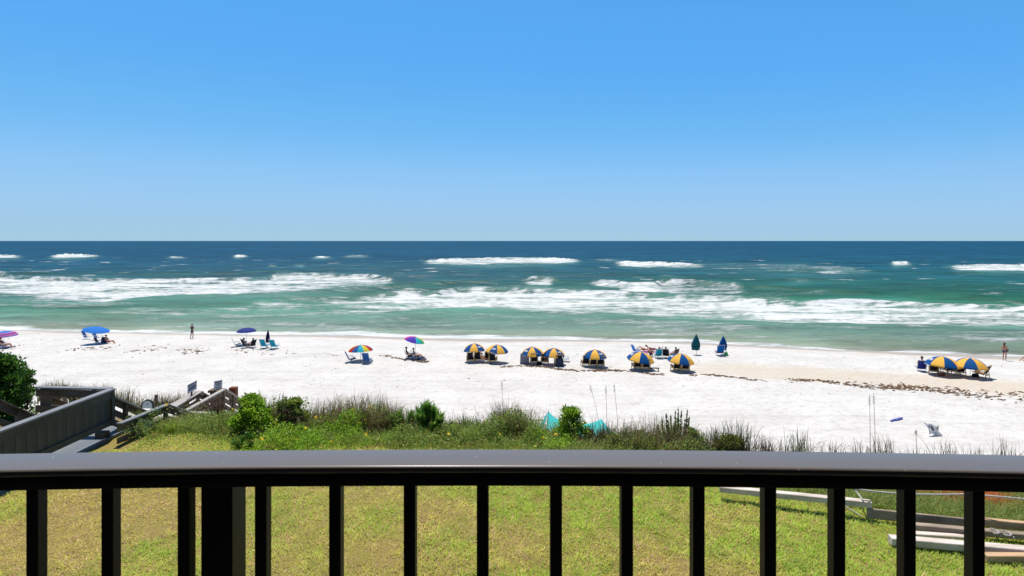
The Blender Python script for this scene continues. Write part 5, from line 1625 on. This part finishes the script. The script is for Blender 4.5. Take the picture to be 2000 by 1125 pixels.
def feathery():
    d = 13.8
    b = base_at(1318, d); b.z = ztop(892, d)
    root = thing('feathery_shrub', 'dark feathery shrub of upright needle covered stems', 'shrub', b)
    parts = []; mb = MB()
    for px, top in ((1284, 830), (1289, 844), (1294, 818), (1298, 804), (1302, 816), (1306, 834), (1310, 811), (1315, 824), (1319, 803), (1322, 794), (1326, 812), (1329, 826), (1333, 805), (1337, 818), (1341, 799), (1344, 812), (1348, 836), (1353, 850), (1312, 842), (1325, 838)):
        x = (px - 1318) / F * d; h = ztop(top, d) - b.z
        y = rng.normal() * .1
        lean = rng.normal() * .02
        mb.tube([(x * .75, y, 0), (x * .9, y, h * .5), (x, y, h)], [.012, .009, .004], 5)
        for br in range(int(80 * h)):
            tb = .12 + .86 * rng.random()
            ba = rng.random() * 6.283
            bl = (.03 + .13 * rng.random()) * (1.12 - tb)
            p0 = np.array([x * (.75 + .25 * tb), y, h * tb])
            bd = np.array([math.cos(ba) * .55, math.sin(ba) * .55, .8]) * bl
            m = int(12 + bl * 170)
            tt = rng.random(m)
            az = rng.random(m) * 6.283
            V, Q, C = leaf_arrays(p0 + bd * tt[:, None], np.stack([np.cos(az) * .8, np.sin(az) * .8, .6 + .5 * tt], 1) , (.02 + .05 * rng.random(m)) * (1.2 - .7 * tb), .009, (G_DARK(m) * .55 + G_MID(m) * .45) * 1.5 * (.7 + .6 * rng.random((m, 1))), 0)
            parts.append((V, Q, C))
        m, V = 2, None
        V, Q, C = leaf_arrays(np.array([[x, y, h]] * m), np.array([[.1, 0, 1.], [-.1, 0, 1.]]), .05, .009, G_DARK(m), 0)
        parts.append((V, Q, C))
    V, Q, C = join(parts)
    link_mesh('foliage', mesh_np('foliage', V, Q, C=C), LEAF, root)
    mb.build('stem', STEM, root)['kind'] = 'stuff'
feathery()

def twigs(label, px, d, wpx, top, base, n=16, name='bare_shrub', m=STEM, thick=.015, fork=4):
    b = base_at(px, d); b.z = ztop(base, d)
    h = ztop(top, d) - b.z; r = wpx / 2 / F * d
    mb = MB()
    for i in range(n):
        a = rng.random() * 6.283; f = rng.random()
        tip = Vector((r * f * math.cos(a), r * f * math.sin(a) * .6, h * (.55 + .45 * rng.random())))
        p = [Vector((tip.x * .08, tip.y * .08, 0)), tip * .4 + Vector(rng.normal(0, .03, 3)), tip * .72 + Vector(rng.normal(0, .03, 3)), tip]
        mb.tube(p, [thick, thick * .75, thick * .5, thick * .25], 4, False)
        for k in range(fork):
            q = p[1].lerp(p[2], rng.random())
            e = q + Vector((rng.normal() * r * .35, rng.normal() * r * .2, h * .25 * rng.random()))
            mb.tube([q, q.lerp(e, .5) + Vector((0, 0, .02)), e], [thick * .5, thick * .4, thick * .2], 4, False)
    tag(mb.build(name, m, None, loc=b), label, 'shrub', 'bare twiggy shrubs')
TWIG = mat('dead_twig', srgb(132, 108, 92, .55), srgb(108, 86, 72, .55), scale=8, rough=.9, spec=.1)
twigs('tall bare twiggy shrub between the two leafy bushes', 548, 14.6, 104, 762, 868, 26, m=TWIG)
twigs('tangled dead brown shrub in front of the stair pickets', 428, 15.4, 74, 776, 846, 46, m=TWIG, thick=.013, fork=4)
twigs('dead brown scrub behind the grass right of the flowers', 905, 14.6, 60, 822, 868, 26, m=TWIG, thick=.012)
twigs('dead brown scrub under the sunshade front edge', 1180, 14.0, 60, 838, 890, 26, m=TWIG, thick=.012)
twigs('low dead scrub beside the sand at the foot of the left grass', 665, 15.2, 64, 812, 850, 22, m=TWIG, thick=.012)

tuft('bright yellow green arching plant by the end of the grey stair rail', 337, 14.2, 66, 812, pal((150, 178, 40), (112, 148, 30), (176, 192, 70)), 170, w=.024, base=852, k=.7)
TU = [(985, 14.6, 66, 792, 'tall dark green grass clump left of the sunshade', G_OLIVE), (938, 14.9, 46, 812, 'thin straw grass clump right of the tall spiky bush', G_STRAW),
      (905, 15.0, 44, 806, 'loose grass clump just right of the tall spiky bush', G_STRAW), (760, 15.1, 84, 788, 'wide wispy grass clump left of the spiky bushes', G_STRAW),
      (715, 15.2, 50, 800, 'small wispy grass clump over the flower patch', G_BROWN), (655, 15.3, 52, 806, 'brown grass clump over the left flower patch', G_BROWN),
      (1184, 14.2, 70, 818, 'mixed grass clump right of the sunshade', G_STRAW), (1226, 14.0, 60, 818, 'tall straw grass clump between sunshade and round bush', G_STRAW),
      (1030, 14.6, 30, 838, 'short grass clump between the dark clump and sunshade', G_STRAW), (1368, 13.5, 60, 828, 'leafy green grass clump right of the feathery shrub', G_YUC),
      (1400, 13.5, 54, 820, 'arching grass clump two right of the feathery shrub', G_OLIVE), (1441, 13.3, 84, 811, 'largest dense grass clump above the right half of the rail', G_OLIVE),
      (1498, 13.2, 62, 842, 'low reddish grass clump right of the largest dense clump', G_BROWN), (1562, 13.0, 92, 830, 'fan shaped grass clump alone against the sand', G_OLIVE),
      (1632, 12.8, 60, 850, 'low brown grass tuft right of the fan shaped clump', G_BROWN), (1680, 12.6, 60, 848, 'sparse brown tuft left of the two tall stalks', G_BROWN),
      (1722, 12.5, 76, 842, 'bent brown clump just right of the two tall stalks', G_STRAW), (1790, 12.3, 60, 862, 'sparse tuft below the crumpled sheet', G_BROWN),
      (1852, 12.1, 88, 842, 'wispy tall clump right of the crumpled sheet', G_OAT), (1905, 12.0, 50, 858, 'thin tuft second from the right edge', G_BROWN),
      (1962, 11.8, 84, 846, 'dark seeded tuft at the right end of the rail', G_BROWN), (1300, 13.7, 60, 850, 'grass clump at the foot of the feathery shrub', G_OLIVE),
      (610, 15.2, 46, 812, 'thin brown tuft right of the dull green bush', G_BROWN), (1150, 14.3, 24, 822, 'slim tuft behind the pointed green bush', G_OAT)]
for px, d, w, top, lab, p in TU:
    tuft(lab, px, d, w, top, p, int((320 if w > 60 else 200) * (.5 if px > 1480 else 1)), w=.019, spread=.15, curl=1.5, k=.5)
# sea oats on the low dune beyond the stairs
for i, (px, d, w, top, lab) in enumerate(((92, 23.5, 36, 741, 'pale sea oat clump touching the dark evergreen'), (116, 23.8, 44, 736, 'pale sea oat clump above the flat cap rail'), (148, 24, 40, 744, 'short sea oat clump by the left wooden stake'),
        (196, 24, 50, 744, 'sea oat clump above the corner of the grey guard'), (238, 23.6, 60, 752, 'dense green sea oat clump left of the bare sand mound'), (262, 23.2, 44, 768, 'sea oat clump in front of the bare sand mound'),
        (308, 23.4, 46, 764, 'sea oat clump directly behind the arched board'), (330, 23.6, 50, 762, 'sea oat clump right of the arched board'), (350, 23.8, 36, 766, 'thin sea oat clump left of the slate headed sign'), (220, 23.0, 40, 766, 'low sea oat clump at the grey guard corner'))):
    tuft(lab, px, d, w, top, G_OAT, 260, group='sea oats on the low dune', w=.024, spread=.2, name='sea_oat_clump', curl=.8, base=top + 42)
# tall seed stalks
for px, d, top, base, lean, lab in ((985, 14.6, 742, 850, -.05, 'tall seed stalk rising from the dark green clump'), (1174, 14.2, 750, 850, -.22, 'leaning seed stalk over the sunshade right peak'), (1186, 14.2, 752, 850, -.03, 'straight seed stalk over the sunshade right peak'), (1208, 14.1, 748, 850, -.09, 'seed stalk nearest the round leafy bush'),
        (1700, 12.5, 770, 888, -.015, 'left one of two tall stalks against the right hand sand'), (1710, 12.5, 768, 888, -.03, 'right one of two tall stalks against the right hand sand'), (700, 15.2, 770, 840, -.12, 'seed stalk over the left flower patch'), (1790, 12.3, 838, 890, -.02, 'short seed stalk below the foam noodle')):
    b = base_at(px, d); b.z = ztop(base, d)
    h = ztop(top, d) - b.z
    mb = MB()
    mb.tube([(0, 0, 0), (lean * h * .4, 0, h * .5), (lean * h, 0, h)], [.0055, .0045, .003], 4, False)
    for k in range(7):
        z = h * (.84 + .02 * k)
        mb.tube([(lean * z, 0, z), (lean * z + .03 * (-1) ** k, .0, z - .03)], [.006, .003], 4, False)
    tag(mb.build('seed_stalk', TWIG, None, loc=b), lab, 'seed stalk', 'tall seed stalks')

# flowering ground cover patches
def flowering(label, pts, n, nf, palette, top=.30, leaf=(.042, .026), k=.7, flowers=True):
    pts = np.array(pts, float)
    i = rng.integers(0, len(pts), n)
    px = pts[i, 0] + rng.normal(0, 1, n) * pts[i, 2]
    d = pts[i, 1] + rng.normal(0, .45, n)
    x = (px - 1000) / F * d
    z0 = ter(x, d)
    hh = top * (0.15 + 1.5 * sstep(.3, .72, fbm(x * 2.0, d * 2.0, 101, 3))) * (.7 + .9 * fbm(x * .7, d * .7, 103, 2))
    c = Vector((float(x.mean()), float(d.mean()), float(z0.mean())))
    root = thing('flowering_plant', label, 'flowering plant', c, 0, 'patches of yellow flowering ground cover')
    P = np.stack([x, d, z0 + hh * rng.random(n) ** .6], 1) - np.array(c)
    out = rng.normal(size=(n, 3)) * .8 + np.array([0, -.1, .9])
    V, Q, C = leaf_arrays(P, out, leaf[0] * (.6 + .9 * rng.random(n)), leaf[1] * (.7 + .6 * rng.random(n)), palette(n) * k * 2.1 * (.75 + .5 * rng.random((n, 1))))
    link_mesh('foliage', mesh_np('foliage', V, Q, C=C), LEAF, root)
    mb = MB()
    for j in range(40):
        t = rng.integers(0, n); p = P[t]
        mb.tube([(p[0], p[1], p[2] - .25), tuple(p)], [.004, .003], 4, False)
    mb.build('stem', STEM, root)['kind'] = 'stuff'
    fm = mat('yellow_petal', srgb(255, 226, 40, .9), srgb(250, 206, 30, .9), rough=.6)
    if flowers:
        me = FLOWER
        for j in range(nf):
            t = int(rng.integers(0, n)); p = P[t]
            zt_ = float(hh[t]) + float(z0[t]) - c.z + .05
            o = link_mesh('flower', me, fm, root, loc=(p[0], p[1], zt_), rot=(rng.normal() * .5 + .35, rng.normal() * .5, rng.random() * 6))
            s = .8 + .6 * rng.random(); o.scale = (s, s, s)
fl = MB()
for a in range(9):
    t0 = 2 * math.pi * a / 9
    fl.add([(0, 0, 0), (.026 * math.cos(t0 - .26), .026 * math.sin(t0 - .26), .008), (.040 * math.cos(t0), .040 * math.sin(t0), .004), (.026 * math.cos(t0 + .26), .026 * math.sin(t0 + .26), .008)], [(0, 1, 2, 3)])
fl.ball((0, 0, .006), (.012, .012, .008), 6, 5)
FLOWER = fl.mesh('flower')
flowering('bright leafy flowering patch just behind the rail below the twiggy shrub', [(520, 13.0, 26), (560, 13.1, 26), (600, 13.2, 24)], 7500, 9, G_BRIGHT, .26, k=.66)
flowering('large yellow flowering patch in the middle of the bluff edge', [(640, 14.4, 26), (690, 14.6, 28), (740, 14.5, 26), (700, 13.8, 40)], 12000, 26, G_BRIGHT, .32, k=.66)
flowering('dark green flowering patch below the tall spiky bush', [(800, 13.6, 30), (860, 13.5, 30), (900, 13.7, 26)], 6000, 5, G_MID, .25)
flowering('flowering patch left of the sunshade below the dark clump', [(930, 13.8, 26), (980, 13.9, 28), (1030, 13.8, 24)], 8000, 10, G_MID, .32)
flowering('flowering patch right at the foot of the pointed bush', [(1060, 13.6, 18), (1090, 13.7, 18)], 4000, 8, G_BRIGHT, .22)
flowering('sprawling patch at the foot of the round leafy bush', [(1240, 13.2, 26), (1290, 13.1, 30), (1340, 13.0, 30)], 5500, 5, G_MID, .28)
flowering('rough green patch where lawn meets the stair foot', [(290, 14.1, 22), (390, 14.3, 28), (440, 14.2, 22)], 5500, 3, G_MID, .26)

# rough ground cover filling the belt between lawn and sand
def rough():
    n = 90000
    x = np.where(rng.random(n) < .6, rng.uniform(-10.5, 17, n), rng.uniform(4, 13, n))
    t = rng.uniform(0, 1, n)
    lo = np.interp(x, [-10, -6, 4, 7, 10, 17], [-.2, -.05, -.1, -.4, -.6, -.4])
    hi = np.interp(x, [-10.5, -9, -6, 0, 4, 8, 17], [.8, 1.8, 3.2, 3.3, 3.3, 4.2, 4.6])
    y = edge(x) + lo + (hi - lo) * t
    keep = rng.random(n) < (.35 + .65 * sstep(.3, .6, fbm(x * .8, y * .8, 111, 3)))
    walk = (x < -9.2) & (y > 13.4)
    keep &= ~walk
    x, y, t = x[keep], y[keep], t[keep]
    n = len(x)
    z = ter(x, y)
    v = fbm(x * .55, y * .8, 113, 4)
    vis = sstep(.42, .58, v)[:, None]
    red = (sstep(7.4, 7.9, x) * sstep(9.6, 9.0, x) * sstep(.25, .35, t) * sstep(.62, .5, t))[:, None] * sstep(.40, .6, fbm(x * 3, y * 3, 115, 2))[:, None]
    vis = np.maximum(vis, (sstep(4.5, 6.5, x) * sstep(.62, .4, t) * .85)[:, None])
    C = G_STRAW(n) * (1 - vis) + G_MID(n) * vis
    C = C * (1 - red) + np.array(srgb(190, 84, 48)[:3]) * red
    hgt = (.10 + .24 * rng.random(n) ** 1.5) * (.6 + .9 * v)
    az = rng.random(n) * 6.283
    V, Q, C = blade_arrays(np.stack([x, y, z - .01], 1), az, hgt, hgt * (.4 + .9 * rng.random(n)), .010 + .006 * rng.random(n), C * 1.3, 3)
    tag(link_mesh('dune_grass', mesh_np('dune_grass', V, Q, C=C), BLADE), 'rough mixed grass and weeds along the bluff edge', kind='stuff')
rough()

def tall():
    n = 36000
    x = rng.uniform(-7.0, 12, n)
    t = rng.uniform(0, 1, n)
    lo = np.interp(x, [-7, 4, 12], [1.0, 1.1, 2.4])
    hi = np.interp(x, [-7, -4, 4, 8, 12], [2.8, 3.3, 3.3, 4.0, 4.4])
    y = edge(x) + lo + (hi - lo) * t
    v = fbm(x * 1.1, y * .9, 121, 3)
    keep = rng.random(n) < sstep(.36, .66, v) * np.interp(x, [-7, .3, .7, 2.5, 2.9, 3.5, 6, 12], [1, 1, .08, .08, .9, .9, .4, .3])
    x, y, v = x[keep], y[keep], v[keep]
    n = len(x)
    z = ter(x, y)
    hgt = (.20 + .52 * rng.random(n) ** 1.4) * (.15 + 1.75 * v) * np.interp(x, [-7, 3.5, 7], [1.1, 1.1, .85])
    mixc = rng.random(n)[:, None]
    C = np.where(mixc < .48, G_STRAW(n), np.where(mixc < .62, G_OLIVE(n), np.where(mixc < .74, G_MID(n), G_BROWN(n))))
    V, Q, C = blade_arrays(np.stack([x, y, z - .01], 1), rng.random(n) * 6.283, hgt, hgt * (.15 + .9 * rng.random(n) ** 1.5), .012 + .008 * rng.random(n), C * 1.1, 4, 1.3)
    tag(link_mesh('tall_grass', mesh_np('tall_grass', V, Q, C=C), BLADE), 'ragged taller straw and olive grass along the crest of the bluff', kind='stuff')
tall()

# ------------------------------------------------------------------ toppled timbers and ropes at the lawn's right edge
T_WHITE = mat('bleached_timber', srgb(226, 214, 204, .9), srgb(196, 182, 168, .85), scale=3.5, rough=.85, spec=.2, bump=.5, bscale=26, stretch=(.3, 2.2, 1))
T_GREY = mat('grey_weathered_timber', srgb(178, 162, 144, .85), srgb(136, 120, 104, .8), scale=3.5, rough=.9, spec=.15, bump=.6, bscale=26, stretch=(.3, 2.2, 1))
T_TAN = mat('tan_timber', srgb(214, 178, 140, .85), srgb(176, 146, 112, .8), scale=3.5, rough=.85, spec=.2, bump=.5, bscale=26, stretch=(.3, 2.2, 1))
def timber(label, a, b, w, h, m, roll=0.0):
    a, b = Vector(a), Vector(b)
    c = (a + b) / 2
    up = Matrix.Rotation(roll, 3, (b - a).normalized()) @ Vector((0, 0, 1))
    o = MB().beam(a - c, b - c, w, h, up, ch=.008).build('timber_beam', m, None, loc=c)
    tag(o, label, 'timber', 'fallen timbers at the lawn edge')
def lawnpt(px, py, lift):
    d = F * (H - LAWN - lift) / (py - 470.3)
    return Vector(((px - 1000) / F * d, d, LAWN + lift))
timber('longest pale beam lying highest, crossed by the rope end', lawnpt(1405, 954, .20), lawnpt(1701, 984, .26), .13, .10, T_WHITE)
timber('grey weathered plank with a knot at its end, right of the long pale beam', lawnpt(1694, 1002, .12), lawnpt(1905, 1024, .10), .06, .16, T_GREY, -.12)
timber('thin pale topped plank behind the front beam', lawnpt(1780, 1027, .09), lawnpt(2060, 1052, .12), .12, .09, T_GREY)
timber('short pale plank between the two front beams', lawnpt(1770, 1042, .05), lawnpt(1905, 1051, .04), .11, .06, T_WHITE)
timber('white square ended beam lying in front on the lawn', lawnpt(1738, 1054, .09), lawnpt(2080, 1083, .10), .15, .11, T_WHITE)
timber('tan beam running off the right edge behind the coiled rope', lawnpt(1915, 1019, .14), lawnpt(2090, 1036, .16), .09, .13, T_TAN)
timber('tan beam lying lowest at the right edge', lawnpt(1922, 1088, .07), lawnpt(2100, 1090, .08), .12, .10, T_TAN)
ROPE = mat('white_rope', srgb(214, 210, 204, .75), srgb(188, 184, 178, .75), scale=30, rough=.85)
def rope(label, pts, rad=.013):
    pts = [Vector(p) for p in pts]
    c = sum(pts, Vector()) / len(pts)
    L = sum((pts[i + 1] - pts[i]).length for i in range(len(pts) - 1))
    N = max(24, int(L * 55))
    def pos(u):
        s = u * (len(pts) - 1); i = min(int(s), len(pts) - 2); f = s - i
        p0, p1, p2, p3 = pts[max(i - 1, 0)], pts[i], pts[i + 1], pts[min(i + 2, len(pts) - 1)]
        return 0.5 * ((2 * p1) + (p2 - p0) * f + (2 * p0 - 5 * p1 + 4 * p2 - p3) * f * f + (3 * p1 - p0 - 3 * p2 + p3) * f ** 3)
    mb = MB()
    for s in range(3):
        path = []
        for k in range(N + 1):
            u = k / N
            p = pos(u); t = (pos(min(u + .01, 1)) - pos(max(u - .01, 0))).normalized()
            a = t.cross(Vector((.1, .2, 1))).normalized(); b = t.cross(a)
            an = 2 * math.pi * (s / 3 + L * u / .10)
            path.append(p + (a * math.cos(an) + b * math.sin(an)) * rad * .62 - c)
        mb.tube(path, rad * .62, 5)
    tag(mb.build('rope', ROPE, None, loc=c), label, 'rope', 'white ropes of the fallen fence')
rope('long twisted white rope strung above the weeds to the right edge', [at(1640, 950, 10.4), at(1700, 959, 10.2), at(1760, 964, 10.0), at(1830, 966, 9.8), at(1890, 965.5, 9.6), at(1950, 970, 9.4), at(2080, 982, 9.1)])
rope('short rope dropping onto the long pale beam', [at(1664, 950, 10.35), at(1676, 964, 10.2), lawnpt(1686, 976, .34), lawnpt(1700, 978, .32)], .011)
rope('slack grey rope hanging below the long pale beam', [at(1648, 987, 10.1), at(1668, 1000, 10.0), at(1690, 1013, 9.9), at(1712, 1026, 9.85)], .013)
for j, (px, py) in enumerate(((1940, 1036), (1964, 1040))):
    c = lawnpt(px, py, .16)
    pts = [c + Vector((.05 * math.sin(t) * 1.2 + .006 * t, .06 * math.cos(t), -.006 * t)) for t in np.linspace(0, 9.4, 14)]
    rope(('left' if j == 0 else 'right') + ' one of two rope knots tied round the tan beam', pts, .012)
